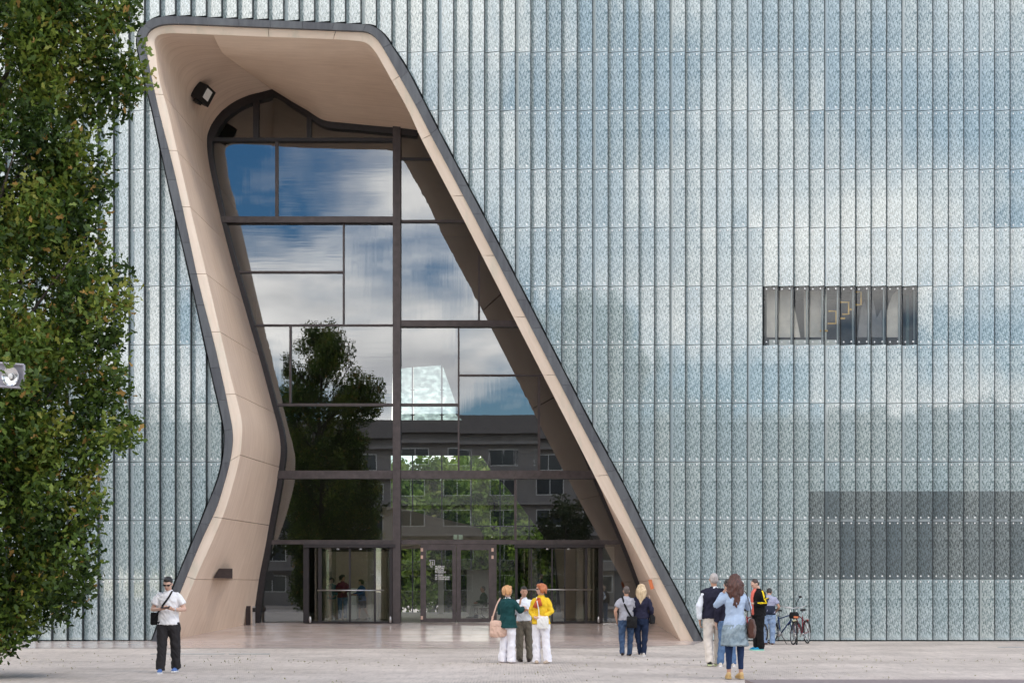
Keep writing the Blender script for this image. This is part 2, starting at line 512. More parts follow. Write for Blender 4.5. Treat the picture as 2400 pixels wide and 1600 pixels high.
# ================================================================== MUSEUM
MUS = empty('museum_building', (0, 0, 0))
tag(MUS, 'museum with printed glass facade and a tall slanted sandstone portal', 'building')

# measured outline of the portal, left foot up, over and down to the right foot:
# outer edge of granite, its inner edge, inner edge of the bevel, and the line on the glass wall
KA = [(354.6,1504),(418,1348),(454,1264),(484.7,1188),(510,1126),(520.4,1086),(526,1040),(525,1004),(515,953),(502.6,902),(480,800),(450.6,668),(419,534),(388,400),(358,262),(338,185),(323,115),(321,92),(327,70),(344,51),(371,41),(409,38),(538,44),(708.7,51),(830,56.5),(862,58.5),(882,66),(900,82),(916.5,105.6),(954,163.5),(991,235),(1025.5,303),(1076.5,400),(1135,510),(1280,790),(1388.8,1002),(1461.5,1137),(1535,1287),(1590,1391),(1648,1505)]
KB = [(375,1504),(436,1350),(471,1266),(506,1190),(523,1137),(537,1085),(544.5,1036),(543,1000),(535,958),(523,900),(500,800),(466,668),(437,534),(407,400),(372,262),(355,185),(342,118),(340,95),(346,77),(359,65),(382,57.5),(420,56),(538,60.5),(709,67.5),(820,72),(853,73.5),(869,79),(885,93),(899,114),(937,180),(975,248),(1010,316),(1055,400),(1113,510),(1257,790),(1367,1002),(1440,1140),(1513,1287),(1567,1391),(1627,1504)]
KC = [(397,1502),(457,1357),(498,1266),(528,1194),(549,1124),(562,1070),(567,1025),(567,992),(560,955),(545,900),(521,800),(490,668),(457,534),(426,400),(394,262),(374,188),(364,116),(362,98),(367,86),(381,80),(405,78),(430,79),(538,83),(709,89.5),(811,94),(846,97.5),(862,103),(876,117),(888,135),(920,192),(957,259),(988,327),(1026,400),(1084,510),(1227,790),(1336,1002),(1408,1142),(1488,1287),(1541,1391),(1596,1502)]
KG = [(599,1458),(611.5,1358),(626,1280),(637,1213),(650,1143),(656.5,1099),(660.7,1058),(659,1028),(653,997),(640,948),(615,855),(580,735),(545,612),(516,497),(491,375),(489,325),(497,303),(505,290),(521,269),(552,245),(589,228),(620,220),(668,206)]
def catmull(K, s):
    n = len(K) - 1
    s = min(max(s, 0.0), n - 1e-9)
    i = int(s); u = s - i
    p0, p1, p2, p3 = [np.array(K[min(max(j, 0), n)], float) for j in (i-1, i, i+1, i+2)]
    # chord-limited tangents keep the uneven spacing of the key points from overshooting
    d = np.linalg.norm(p2 - p1)
    m1 = (p2 - p0); m2 = (p3 - p1)
    m1 = m1 / (np.linalg.norm(m1) + 1e-9) * d; m2 = m2 / (np.linalg.norm(m2) + 1e-9) * d
    h = (2*u**3-3*u**2+1)*p1 + (u**3-2*u**2+u)*m1 + (-2*u**3+3*u**2)*p2 + (u**3-u**2)*m2
    return h
YA, YB, YC = -0.13, 0.0, 0.14
def pA(s): return P(*catmull(KA, s), YA)
def pB(s, y=YB): return P(*catmull(KB, s), y)
def pC(s): return P(*catmull(KC, s), YC)

NS = len(KA) - 1
SS = np.linspace(0, NS, 1600)
def arclen(K):
    pts = np.array([catmull(K, s) for s in SS]) / 76.196
    return np.concatenate([[0], np.cumsum(np.linalg.norm(np.diff(pts, axis=0), axis=1))])
LA = arclen(KA); LC = arclen(KC)
def s_of(L, d): return float(np.interp(d, L, SS))
def s_near(K, x, y):
    pts = np.array([catmull(K, s) for s in SS])
    return float(SS[np.argmin(np.hypot(pts[:, 0]-x, pts[:, 1]-y))])

# portal opening used to trim facade glass (a little outside the granite) and wall
TRIM = [( (x-1200)/76.196, CAMH+(1380-y)/76.196 ) for x, y in [catmull(KA, s) for s in np.linspace(0, NS, 260)]]
def offset_poly(pts, d):
    r = []
    for i, p in enumerate(pts):
        a = np.array(pts[max(i-1, 0)]); b = np.array(pts[min(i+1, len(pts)-1)])
        t_ = (b-a)/(np.linalg.norm(b-a)+1e-9)
        r.append((p[0] - t_[1]*d, p[1] + t_[0]*d))
    return r
TRIM = offset_poly(TRIM, 0.055)
TRIM = [(TRIM[0][0]-0.8, -2.0)] + TRIM + [(TRIM[-1][0]+0.8, -2.0)]
TRIMB = [( (x-1200)/76.196, CAMH+(1380-y)/76.196 ) for x, y in [catmull(KB, s) for s in np.linspace(0, NS, 260)]]
TRIMB = [(TRIMB[0][0]-0.6, -2.0)] + TRIMB + [(TRIMB[-1][0]+0.6, -2.0)]
TP = np.array(TRIM)
def inside(x, z):
    c = False; n = len(TP); j = n-1
    for i in range(n):
        xi, zi = TP[i]; xj, zj = TP[j]
        if (zi > z) != (zj > z) and x < (xj-xi)*(z-zi)/(zj-zi)+xi: c = not c
        j = i
    return c
def cutter(poly, y0, y1):
    me = MB().prism(poly, y0, y1).me('cut')
    bm = bmesh.new(); bm.from_mesh(me); bmesh.ops.recalc_face_normals(bm, faces=bm.faces); bm.to_mesh(me); bm.free()
    o = bpy.data.objects.new('cut', me); COL.objects.link(o)
    return o
CUT = cutter(TRIM, -2, 2)
def trimmed(me, cut):
    bm = bmesh.new(); bm.from_mesh(me); bmesh.ops.recalc_face_normals(bm, faces=bm.faces); bm.to_mesh(me); bm.free()
    return apply_mods(me, [('BOOLEAN', dict(operation='DIFFERENCE', solver='EXACT', object=cut))])

# ---------------------------------------------------------------- glass panels, sawtooth: right edge proud
BACK = 0.15
def panel_mesh(x0, x1, z0, z1, split=None, yl=BACK, yr=0.0, th=0.016):
    """x0..x1 on the sawtooth; optional split height above which material 0, below material 1"""
    mb = MB()
    zs = [z0, z1] if split is None else [z0, split, z1]
    for i in range(len(zs)-1):
        a, b = zs[i], zs[i+1]
        mi = 1 if (split is not None and i == 0) else 0
        vs = [(x0,yl,a),(x1,yr,a),(x1,yr+th,a),(x0,yl+th,a),(x0,yl,b),(x1,yr,b),(x1,yr+th,b),(x0,yl+th,b)]
        mb.add(vs, [(0,3,2,1),(4,5,6,7),(0,1,5,4),(1,2,6,5),(2,3,7,6),(3,0,4,7)], mi)
    return mb
GAPX, GAPZ = 0.027, 0.009
NMIN, NMAX = -58, 36
ZTOP = Z0 + 11 * ROWH
cells = []
for n in range(NMIN, NMAX):
    xl, xr = X0 + n*COLW, X0 + (n+1)*COLW
    for k in range(-1, 11):
        z0 = 0.03 if k < 0 else Z0 + k*ROWH
        z1 = Z0 if k < 0 else Z0 + (k+1)*ROWH
        samp = [inside(xl+GAPX+(xr-xl-GAPX)*a/4, max(z0, 0)+(z1-max(z0, 0))*b/10) for a in range(5) for b in range(11)]
        if all(samp): continue
        clear = (5 <= n <= 14 and k == 4)
        dark = n >= 8 and k == 0
        half = n >= 8 and k == 1
        cells.append((n, k, xl, xr, z0, z1, any(samp), clear, dark, half))
def cell_dist(c):
    xm, zm = (c[2]+c[3])/2, (c[4]+c[5])/2
    # panels outside the frame or behind the oak count as last
    pen = 0 if (-13.9 < xm < 15.6 and zm < 19.8) else 1000
    if xm < -11.8: pen += 500
    return math.sqrt(xm**2 + 46**2 + (zm-1.6)**2) + pen
singles = set(id(c) for c in sorted(cells, key=cell_dist)[:300])
shared = {}
rest = MB(); rest_clip = []
fix = MB()
rr = random.Random(3)
def add_fix(x, y, z):
    r_ = 0.027
    vs = [(x+r_*math.cos(i*math.pi/3), y, z+r_*math.sin(i*math.pi/3)) for i in range(6)] + [(x, y-0.014, z)]
    fix.add(vs, [(i, (i+1) % 6, 6) for i in range(6)])
for c in cells:
    n, k, xl, xr, z0, z1, cut, clear, dark, half = c
    wd, ht = COLW-GAPX, (z1-z0)-2*GAPZ
    jl, jr = rr.uniform(-.004, .004), rr.uniform(0, .011)
    lean = rr.uniform(-.003, .003)
    one = id(c) in singles
    mats = [M['clear'], M['pane_edge']] if clear else ([M['fglass_win']] if dark else [M['fglass'], M['fglass_win']])
    split = 4.62 if half else None
    if cut:
        me = trimmed(panel_mesh(xl+GAPX, xr, z0+GAPZ, z1-GAPZ, split, BACK+jl, jr).me('glass_panel'), CUT)
        if len(me.polygons) == 0: continue
        if one: tag(mesh_obj('glass_panel', me, mats, MUS))
        else:
            rest.add([v.co for v in me.vertices], [tuple(p.vertices) for p in me.polygons])
    elif one or clear or half or dark:
        key = (round(ht, 3), half, clear, dark)
        if key not in shared:
            sp = (split - z0 - GAPZ) if half else None
            me = panel_mesh(0, wd, 0, ht, sp).me('glass_panel')
            if clear:
                me.materials.clear()
                for q in mats: me.materials.append(q)
                for p in me.polygons: p.material_index = 0 if p.normal.y < -0.5 else 1
            else:
                for q in mats: me.materials.append(q)
            shared[key] = me
        if not one:
            rest.add([(v[0]+xl+GAPX, v[1], v[2]+z0+GAPZ) for v in panel_mesh(0, wd, 0, ht, (split-z0-GAPZ) if half else None).v],
                     [tuple(p.vertices) for p in shared[key].polygons], 0 if not (dark or half) else 1) if not clear else None
            if not clear: continue
        o = bpy.data.objects.new('clear_glass_panel' if clear else 'glass_panel', shared[key])
        o.location = (xl+GAPX, jl, z0+GAPZ)
        o.rotation_euler = (lean, 0, (jr-jl)/wd)
        COL.objects.link(o); o.parent = MUS
    else:
        rest.add(panel_mesh(xl+GAPX, xr, z0+GAPZ, z1-GAPZ, None, BACK+jl, jr).v,
                 [(0,3,2,1),(4,5,6,7),(0,1,5,4),(1,2,6,5),(2,3,7,6),(3,0,4,7)])
    # four point fixings per pane
    for fx in (0.27, 0.76):
        for fz in (z0+0.09, z1-0.085):
            if k < 0 and fz < 0.5: continue
            x = xl+GAPX+wd*fx
            if cut and (inside(x-.05, fz) or inside(x+.05, fz) or inside(x, fz-.035)): continue
            add_fix(x, BACK*(1-fx)-0.004, fz)
tag(rest.build('glass_panel', [M['fglass'], M['fglass_win']], MUS), kind='stuff')
tag(fix.build('glass_fixing', M['fixing'], MUS, fix=True), kind='stuff')
# dark side of every tooth
for n in range(NMIN, NMAX+1):
    x = X0 + n*COLW
    mb = MB().box(x+0.001, x+0.024, -0.006, 0.175, 0.02, ZTOP)
    hit = any(inside(x, z) for z in np.arange(0, ZTOP, .15))
    me = mb.me('side_fin')
    if hit: me = trimmed(me, CUT)
    if len(me.polygons): mesh_obj('side_fin', me, M['fin'], MUS)
# rails behind the dark window band
for n in range(8, NMAX):
    x = X0 + n*COLW
    z = Z0 + ROWH
    mb = MB().add([(x+.05,BACK-.028,z-.035),(x+COLW-.06,.012,z-.035),(x+COLW-.06,.012,z+.035),(x+.05,BACK-.028,z+.035),
                   (x+.05,BACK-.012,z-.035),(x+COLW-.06,.03,z-.035),(x+COLW-.06,.03,z+.035),(x+.05,BACK-.012,z+.035)],
                  [(0,1,2,3),(7,6,5,4),(0,4,5,1),(1,5,6,2),(2,6,7,3),(3,7,4,0)])
    mb.build('transom_plate', M['transom'] if 'transom' in M else M['steel'], MUS)

# backing wall, shell, roof
XL, XR = X0 + NMIN*COLW, X0 + NMAX*COLW
YBK = 31.0
wallm = MB().box(XL, XR, 0.18, 0.5, -0.3, ZTOP).me('wall')
CUTB = cutter(TRIMB, -2, 2)
wallm = trimmed(wallm, CUTB)
WX0, WX1, WZ0, WZ1 = X0+5*COLW, X0+15*COLW, Z0+4*ROWH, Z0+5*ROWH
CUTW = cutter([(WX0, WZ0), (WX1, WZ0), (WX1, WZ1), (WX0, WZ1)], -2, 2)
wallm = trimmed(wallm, CUTW)
mesh_obj('front_wall', wallm, M['wall'], MUS)
MB().box(XL, XL+0.4, 0.5, YBK, -0.3, ZTOP).box(XR-0.4, XR, 0.5, YBK, -0.3, ZTOP).build('side_wall', M['wall'], MUS)
MB().box(XL-0.2, XR+0.2, 0.05, YBK+0.4, ZTOP, ZTOP+0.5).build('roof', M['roof'], MUS)

# ---------------------------------------------------------------- granite slabs round the portal
nsl = int(round(LA[-1] / 0.985))
for i in range(nsl):
    d0, d1 = LA[-1]*i/nsl + 0.004, LA[-1]*(i+1)/nsl - 0.004
    m = 7
    ss = [s_of(LA, d0 + (d1-d0)*j/(m-1)) for j in range(m)]
    jit = rr.uniform(-.004, .004)
    vs = []
    for s in ss:
        a = pA(s); b = P(*catmull(KB, s), YA+0.012)
        for q in (a, b, b + Vector((0, .27, 0)), a + Vector((0, .36, 0))):
            vs.append(q + Vector((0, jit, 0)))
    fs = [(0,1,2,3), tuple(4*(m-1)+q for q in (3,2,1,0))]
    for j in range(m-1):
        for q in range(4):
            fs.append((4*j+q, 4*(j+1)+q, 4*(j+1)+(q+1) % 4, 4*j+(q+1) % 4))
    o = MB().add(vs, fs).build('frame_slab', M['granite'], MUS, fix=True)
# dark lining seen in the gap between granite and glass
# ---------------------------------------------------------------- sandstone bevel and reveal
LJ = [s_near(KC, *q) for q in [(457,1357),(521,1214),(563,1066),(550,923),(514,777.6),(484,642),(444,487),(414,354),(385,221)]]
TJ = [s_near(KC, *q) for q in [(630,86.5),(782,92.6)]]
RJ = [s_near(KC, *q) for q in [(920,190),(988,326),(1058,460),(1131,599),(1202,740),(1274,878),(1396,1114),(1522.5,1354.7)]]
def grid_obj(name, rows, mat, uvs, thick, parent=MUS):
    """rows: list of rows of points, solidified away from the viewer"""
    m, n = len(rows), len(rows[0])
    vs = [q for r_ in rows for q in r_]
    fs = [(i*n+j, i*n+j+1, (i+1)*n+j+1, (i+1)*n+j) for i in range(m-1) for j in range(n-1)]
    me = bpy.data.meshes.new(name); me.from_pydata([tuple(v) for v in vs], [], fs); me.update()
    ul = me.uv_layers.new(name='UVMap')
    for lp in me.loops:
        i, j = divmod(lp.vertex_index, n)
        ul.data[lp.index].uv = uvs[i][j]
    # make the normals face the passage / the plaza
    ctr = sum((v.co for v in me.vertices), Vector()) / len(me.vertices)
    tgt = Vector((FX(800), -6, 7)) if True else None
    if me.polygons[len(me.polygons)//2].normal.dot(tgt - ctr) < 0: me.flip_normals()
    o = mesh_obj(name, me, mat, parent, True)
    md = o.modifiers.new('thickness', 'SOLIDIFY'); md.thickness = thick; md.offset = -1
    es = o.modifiers.new('crisp_edges', 'EDGE_SPLIT'); es.split_angle = R(40)
    return o
def band(name, s0, s1, fa, fb, mat, nd, thick, gap=0.008, ys=(0, 1)):
    d0, d1 = np.interp(s0, SS, LC) + gap, np.interp(s1, SS, LC) - gap
    m = max(8, int((d1-d0)/0.12))
    rows, uvs = [], []
    for i in range(m):
        d = d0 + (d1-d0)*i/(m-1)
        s = s_of(LC, d)
        a, b = fa(s), fb(s)
        rows.append([a.lerp(b, j/nd) for j in range(nd+1)])
        L = (b-a).length
        uvs.append([(d, L*j/nd) for j in range(nd+1)])
    return grid_obj(name, rows, mat, uvs, thick)
cuts = [0.0] + LJ + TJ + RJ + [NS]
for a, b in zip(cuts[:-1], cuts[1:]):
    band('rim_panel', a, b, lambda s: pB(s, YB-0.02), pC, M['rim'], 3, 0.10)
def gL(s): return P(*catmull(KG, s), YG)
# left reveal up to the crease in the ceiling
lc = [0.0] + LJ + [22.0]
for a, b in zip(lc[:-1], lc[1:]):
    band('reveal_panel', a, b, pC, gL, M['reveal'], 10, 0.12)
# ceiling right of the crease, then the right reveal
KR_C = [(499,80.5),(560,84),(640,87.2),(709,89.5),(780,92.3),(811,94),(846,97.5),(862,103),(876,117),(888,135),(920,192),(957,259),(988,327)]
KR_G = [(644,213),(690,243),(724,264),(753,284),(772,290),(800,293),(880,301),(978,311),(1004,322),(1016,340),(1030,378),(1058,430),(1086,484)]
def rc(s): return P(*catmull(KR_C, s), YC)
def rg(s): return P(*catmull(KR_G, s), YG)
rows, uvs = [], []
for i in range(70):
    s = 12.0*i/69
    a, b = rc(s), rg(s)
    bul = max(0.0, 1 - s/9.0)
    row = []
    for j in range(15):
        q = a.lerp(b, j/14)
        # the lip of the ceiling first runs flat, then dips towards the glass
        q.z -= 0.36*bul*min(1, (j/14)/0.13)*(1 - j/14)**0.8
        row.append(q)
    rows.append(row); uvs.append([(s, 7.5*j/14) for j in range(15)])
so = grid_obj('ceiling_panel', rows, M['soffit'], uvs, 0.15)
KQ_C = [(988,327),(1026,400),(1084,510),(1227,790),(1336,1002),(1408,1142),(1488,1287),(1541,1391),(1596,1502)]
KQ_G = [(1086,484),(1108,528),(1160,632),(1281,873),(1368,1050),(1422,1178),(1474,1302),(1506,1388),(1534,1458)]
def qc(s): return P(*catmull(KQ_C, s), YC)
def qg(s): return P(*catmull(KQ_G, s), YG)
for a, b in zip([0, 2.2, 3.3, 4.85, 6.7], [2.2, 3.3, 4.85, 6.7, 8]):
    rows, uvs = [], []
    m = 24
    e = 0.006
    for i in range(m):
        s = a + e + (b-a-2*e)*i/(m-1)
        rows.append([qc(s).lerp(qg(s), j/8) for j in range(9)])
        uvs.append([(s*2.2, 7.5*j/8) for j in range(9)])
    grid_obj('reveal_panel', rows, M['reveal'], uvs, 0.12)

# ---------------------------------------------------------------- glass wall of the portal
KGW = YG + 0.06
def gx(px): return (px-1200)*(YG+CAMD)/FPX
def gz(py): return CAMH+(1380-py)*(YG+CAMD)/FPX
def bar(name, px0, px1, py0, py1, depth=0.16, mat=None, y=YG, parent=MUS):
    x0, x1 = sorted((gx(px0), gx(px1))); z0, z1 = sorted((gz(py0), gz(py1)))
    return MB().box(x0, x1, y-depth, y+0.05, z0, z1).build(name, mat or M['frame'], parent)
bar('post', 922, 940, 290, 1459, 0.30)
bar('transom', 480, 921.5, 511, 525, 0.24); bar('transom', 940.5, 1180, 517.5, 523, 0.14)
bar('transom', 940.5, 1300, 753, 767, 0.24); bar('transom', 540, 921.5, 761, 765, 0.12)
bar('transom', 600, 921.5, 1103.5, 1122, 0.26); bar('transom', 940.5, 1500, 1103.5, 1122, 0.26)
bar('transom', 460, 921.5, 326, 334, 0.16, M['frame_dark']); bar('transom', 940.5, 1100, 371.5, 376, 0.12, M['frame_dark'])
bar('transom', 520, 804, 636.5, 641, 0.12); bar('transom', 600, 921.5, 946, 952, 0.14); bar('transom', 940.5, 1073, 946, 952, 0.14)
bar('transom', 1077, 1350, 878, 882, 0.12)
bar('transom', 600, 921.5, 1265, 1275, 0.18); bar('transom', 940.5, 1520, 1265, 1275, 0.18)
bar('mullion', 595, 608, 200, 325.5, 0.16, M['frame_dark']); bar('mullion', 720, 731, 240, 325.5, 0.16, M['frame_dark'])
bar('mullion', 646, 653, 334.5, 510.5, 0.12); bar('mullion', 804, 808, 525.5, 760.5, 0.12)
bar('mullion', 1120.5, 1125, 600, 752.5, 0.12); bar('mullion', 679, 684, 765.5, 945.5, 0.12)
bar('mullion', 1073.2, 1077, 767.5, 1103, 0.12); bar('mullion', 1260, 1266, 882.5, 1103, 0.12)
bar('mullion', 1205, 1211, 1122.5, 1264.5, 0.14)
# dark band where the glass wall meets the stone
KE = KG[:21] + [(620,220),(645,214),(690,243),(724,264),(753,284),(775,291),(845,297),(978,311)]
ne = len(KE)-1
vs, fs = [], []
m = 200
for i in range(m+1):
    s = ne*i/m
    p = np.array(catmull(KE, s)); q = np.array(catmull(KE, min(s+.02, ne))) - np.array(catmull(KE, max(s-.02, 0)))
    q = q/(np.linalg.norm(q)+1e-9)
    wd = 9.0 if s < 15 else (13.0 if s < 21.5 else 9.0)
    inn = p + np.array([-q[1], q[0]])*wd
    outp = p - np.array([-q[1], q[0]])*14
    vs += [P(*outp, YG-0.20), P(*inn, YG-0.20), P(*inn, YG+0.02), P(*outp, YG+0.02)]
for i in range(m):
    for q in range(4): fs.append((4*i+q, 4*i+(q+1) % 4, 4*i+4+(q+1) % 4, 4*i+4+q))
MB().add(vs, fs).build('edge_frame', M['frame_dark'], MUS, fix=True)
vs, fs = [], []
for i in range(41):
    s = 8*i/40
    p = np.array(catmull(KQ_G, s))
    vs += [P(p[0]-8, p[1], YG-0.2), P(p[0]+10, p[1], YG-0.2), P(p[0]+10, p[1], YG+.02), P(p[0]-8, p[1], YG+.02)]
for i in range(40):
    for q in range(4): fs.append((4*i+q, 4*i+(q+1) % 4, 4*i+4+(q+1) % 4, 4*i+4+q))
MB().add(vs, fs).build('edge_frame', M['frame_dark'], MUS, fix=True)

def pane(px0, px1, py0, py1, mat='pane', tilt=True):
    x0, x1 = sorted((gx(px0), gx(px1))); z0, z1 = sorted((gz(py0), gz(py1)))
    mb = MB().box(-(x1-x0)/2, (x1-x0)/2, 0, 0.03, -(z1-z0)/2, (z1-z0)/2)
    me = mb.me('glass_pane')
    me.materials.append(M[mat]); me.materials.append(M['pane_edge'])
    for p in me.polygons: p.material_index = 0 if p.normal.y < -0.5 else 1
    o = bpy.data.objects.new('glass_pane', me)
    o.location = ((x0+x1)/2, YG-0.03, (z0+z1)/2)
    if tilt: o.rotation_euler = (rr.uniform(-.0018, .0018), 0, rr.uniform(-.002, .002))
    COL.objects.link(o); o.parent = MUS
    return o
for a in [(478,596,222,327),(607,721,205,327),(730,923,225,327),(939,1080,290,372),
          (478,647,333,512,'pane_v'),(652,923,333,512,'pane_h'),(939,1170,375,518,'pane_v'),
          (500,805,524,638,'pane_h'),(530,805,640,762),(807,923,524,762,'pane_v'),(939,1122,522,754,'pane_v'),(1124,1270,522,754),
          (560,680,764,947,'pane_v'),(683,923,764,947,'pane_h'),(939,1074,766,947,'pane_v'),(1076,1380,766,879),(1076,1261,881,1104,'pane_v'),(1265,1420,881,1104),
          (600,923,951,1104),(939,1074,951,1104),(600,923,1121,1266),(939,1206,1121,1266),(1210,1500,1121,1266),
          (590,716,1274,1457,'pane'),(939,986,1274,1457,'door_glass'),(1165,1206,1274,1457,'door_glass'),(1412,1540,1274,1457,'pane')]:
    pane(*a)

# ---------------------------------------------------------------- doors
def dbox(name, px0, px1, py0, py1, y0, y1, mat, parent):
    x0, x1 = sorted((gx(px0), gx(px1))); z0, z1 = sorted((gz(py0), gz(py1)))
    return MB().box(x0, x1, y0, y1, z0, z1).build(name, mat, parent)
BOT = 1458
def revolving_door(pl, pr, panels, barx, bary):
    d = empty('revolving_door', (0, 0, 0), 0, MUS)
    dbox('header', pl-8, pr+8, 1275.5, 1283, YG-0.35, YG+1.2, M['frame_dark'], d)
    for a, b in panels: dbox('door_post', a, b, 1283.2, BOT, YG-0.25, YG-0.12, M['frame_dark'], d)
    dbox('threshold', pl-4, pr+4, BOT-3, BOT, YG-0.34, YG+1.0, M['frame_dark'], d)
    # curved drum sides
    cx_ = (gx(pl)+gx(pr))/2; rad = (gx(pr)-gx(pl))/2
    for sgn in (-1, 1):
        vs, fs = [], []
        for i in range(13):
            an = R(20 + 130*i/12 - 85)
            x = cx_ + sgn*rad*math.cos(an); y = YG + 0.45 + 0.75*math.sin(an)*1.0
            vs += [(x, y, gz(BOT-3)), (x, y, gz(1283)), (x+sgn*.012, y, gz(1283)), (x+sgn*.012, y, gz(BOT-3))]
        for i in range(12):
            for q in range(4): fs.append((4*i+q, 4*i+(q+1) % 4, 4*i+4+(q+1) % 4, 4*i+4+q))
        MB().add(vs, fs).build('curved_glass', M['door_glass'], d, fix=True)
    # two wings of glass
    xs = [p for q in panels for p in q]
    for a, b in ((panels[1][1], panels[2][0]), (panels[2][1], panels[3][0])):
        dbox('door_wing', a, b, 1288, BOT-3, YG-0.2, YG-0.185, M['door_glass'], d)
    MB().tube([P(barx[0], bary, YG-0.32), P(barx[1], bary, YG-0.32)], 0.022, 8).build('push_bar', M['steel'], d, True)
    for px in (pl+5, pr-5):
        MB().ball(P(px, 1451, YG-0.42), (0.05, 0.05, 0.12)).build('floor_stop', M['steel'], d, True)
    for px in (pl+70, pr-75):
        MB().ball(P(px, 1286, YG-0.38), (0.06, 0.04, 0.03)).build('sensor', M['steel'], d, True)
    return d
revolving_door(722, 920, [(713,726),(748,756),(819.5,823.5),(878,882),(914,921)], (744, 900), 1382.5)
revolving_door(1213, 1408, [(1207,1213),(1243,1247),(1291.5,1295.5),(1322,1325),(1370,1376),(1402,1412)], (1225, 1388), 1381)

for (l, r_, gl, gr, hx) in ((986, 1069.6, 999, 1060.5, 989.5), (1070.4, 1164, 1080.5, 1145.5, 1154.5)):
    d = empty('door_leaf', (0, 0, 0), 0, MUS)
    x0, x1, z0, z1 = gx(l), gx(r_), gz(BOT-1), gz(1275.5)
    a, b, c, e = gx(gl), gx(gr), gz(1448), gz(1288.5)
    f = MB()
    f.box(x0, a, YG-.16, YG-.06, z0, z1).box(b, x1, YG-.16, YG-.06, z0, z1)
    f.box(a, b, YG-.16, YG-.06, z0, c).box(a, b, YG-.16, YG-.06, e, z1)
    f.build('door_frame', M['frame'], d)
    MB().box(a, b, YG-.12, YG-.10, c, e).build('door_pane', M['door_glass'], d)
    for py in (1288, 1305, 1446.5):
        dbox('hinge', hx-2.6, hx+2.6, py-4, py+4, YG-.185, YG-.161, M['hinge'] if 'hinge' in M else M['steel'], d)
DOORL = d
# lettering stuck on the glass of the first leaf
def text_mesh(body, size, loc, mat, name, parent, align='LEFT', bold=0.0, rot=(R(90), 0, 0), space=0.9):
    cu = bpy.data.curves.new('txt', 'FONT')
    cu.body = body; cu.size = size; cu.align_x = align; cu.extrude = 0.002; cu.offset = bold; cu.space_line = space
    o = bpy.data.objects.new('txt', cu); COL.objects.link(o)
    dg = bpy.context.evaluated_depsgraph_get(); dg.update()
    me = bpy.data.meshes.new_from_object(o.evaluated_get(dg), depsgraph=dg)
    bpy.data.objects.remove(o)
    q = mesh_obj(name, me, mat, parent)
    q.location = loc; q.rotation_euler = rot
    return q
leaf1 = [o for o in MUS.children if o.name.startswith('door_leaf')][0]
k_ = (YG+CAMD)/FPX
lt = P(1019.5, 1328.5, YG-.135)
text_mesh('MUZEUM\nHISTORII\nŻYDÓW\nPOLSKICH', 5.4*k_, lt, M['white'], 'lettering', leaf1, bold=0.001, space=0.82)
lt = P(1019.5, 1348.5, YG-.135)
text_mesh('MUSEUM\nOF THE HISTORY\nOF POLISH JEWS', 4.6*k_, lt, M['white'], 'lettering', leaf1, bold=0.001, space=1.0)
# the outlined letter emblem
em = MB()
def seg(x0, y0, x1, y1, wpx=1.0):
    a, b = P(x0, y0, YG-.135), P(x1, y1, YG-.135)
    em.tube([a, b], wpx*k_*0.5, 4)
ep = [(1007,1312),(1018.6,1312),(1018.6,1323),(1014.5,1323),(1014.5,1315.5),(1012.6,1315.5),(1012.6,1328),(1009.4,1328),(1009.4,1323.5),(1007,1323.5),(1007,1321),(1009,1321),(1009,1314.5),(1007,1314.5),(1007,1312)]
for a, b in zip(ep[:-1], ep[1:]): seg(*a, *b)
em.build('emblem', M['white'], leaf1)
# pair of pale signs above the doors
for a, b in ((1061.5, 1071), (1073.5, 1083.5)):
    dbox('exit_sign', a, b, 1251, 1262.5, YG+0.5, YG+0.53, M['exit'] if 'exit' in M else M['white'], MUS)

# ---------------------------------------------------------------- lamps fixed to the reveal
fl = empty('floodlight', (0, 0, 0), 0, MUS)
c0 = P(535, 1344, 4.6)
k4 = (4.6+CAMD)/FPX
MB().add([P(513,1331,1.75),P(545,1332,1.9),P(545,1355,1.5),P(501,1354,1.35),P(513,1331,3.3),P(545,1332,3.5),P(545,1355,3.5),P(501,1354,3.3)],
         [(0,1,2,3),(7,6,5,4),(0,4,5,1),(1,5,6,2),(2,6,7,3),(3,7,4,0)]).build('housing', M['lampbox'] if 'lampbox' in M else M['frame_dark'], fl)
sp_ = empty('spotlight', (0, 0, 0), 0, MUS)
ya = 3.7
ctr = P(476, 221, ya)
rot = Matrix.Rotation(R(28), 3, 'Y') @ Matrix.Rotation(R(-20), 3, 'Z')
MB().obox(ctr, 0.42, 0.55, 0.56, rot).build('housing', M['black'], sp_)
MB().obox(ctr + rot @ Vector((0.235, -0.08, 0.02)), 0.03, 0.30, 0.34, rot).build('lens', M['white'], sp_)
MB().tube([ctr + Vector((-.12, .1, -.1)), ctr + Vector((-.55, .5, -.25))], 0.035, 6).obox(ctr + Vector((-.16, -.1, -.28)), .22, .2, .12, rot).build('bracket', M['black'], sp_)
# orange sticker on the right bevel
a = P(1519, 1358, 0.10); b = P(1527, 1357, 0.08); c_ = P(1533, 1378, 0.08); d_ = P(1525, 1381, 0.10)
nrm = Vector((0, -.02, 0))
MB().add([a+nrm, b+nrm, c_+nrm, d_+nrm, a+nrm*.2, b+nrm*.2, c_+nrm*.2, d_+nrm*.2], [(0,1,2,3),(7,6,5,4),(0,4,5,1),(1,5,6,2),(2,6,7,3),(3,7,4,0)]).build('warning_plate', M['orange'] if 'orange' in M else M['steel'], MUS)

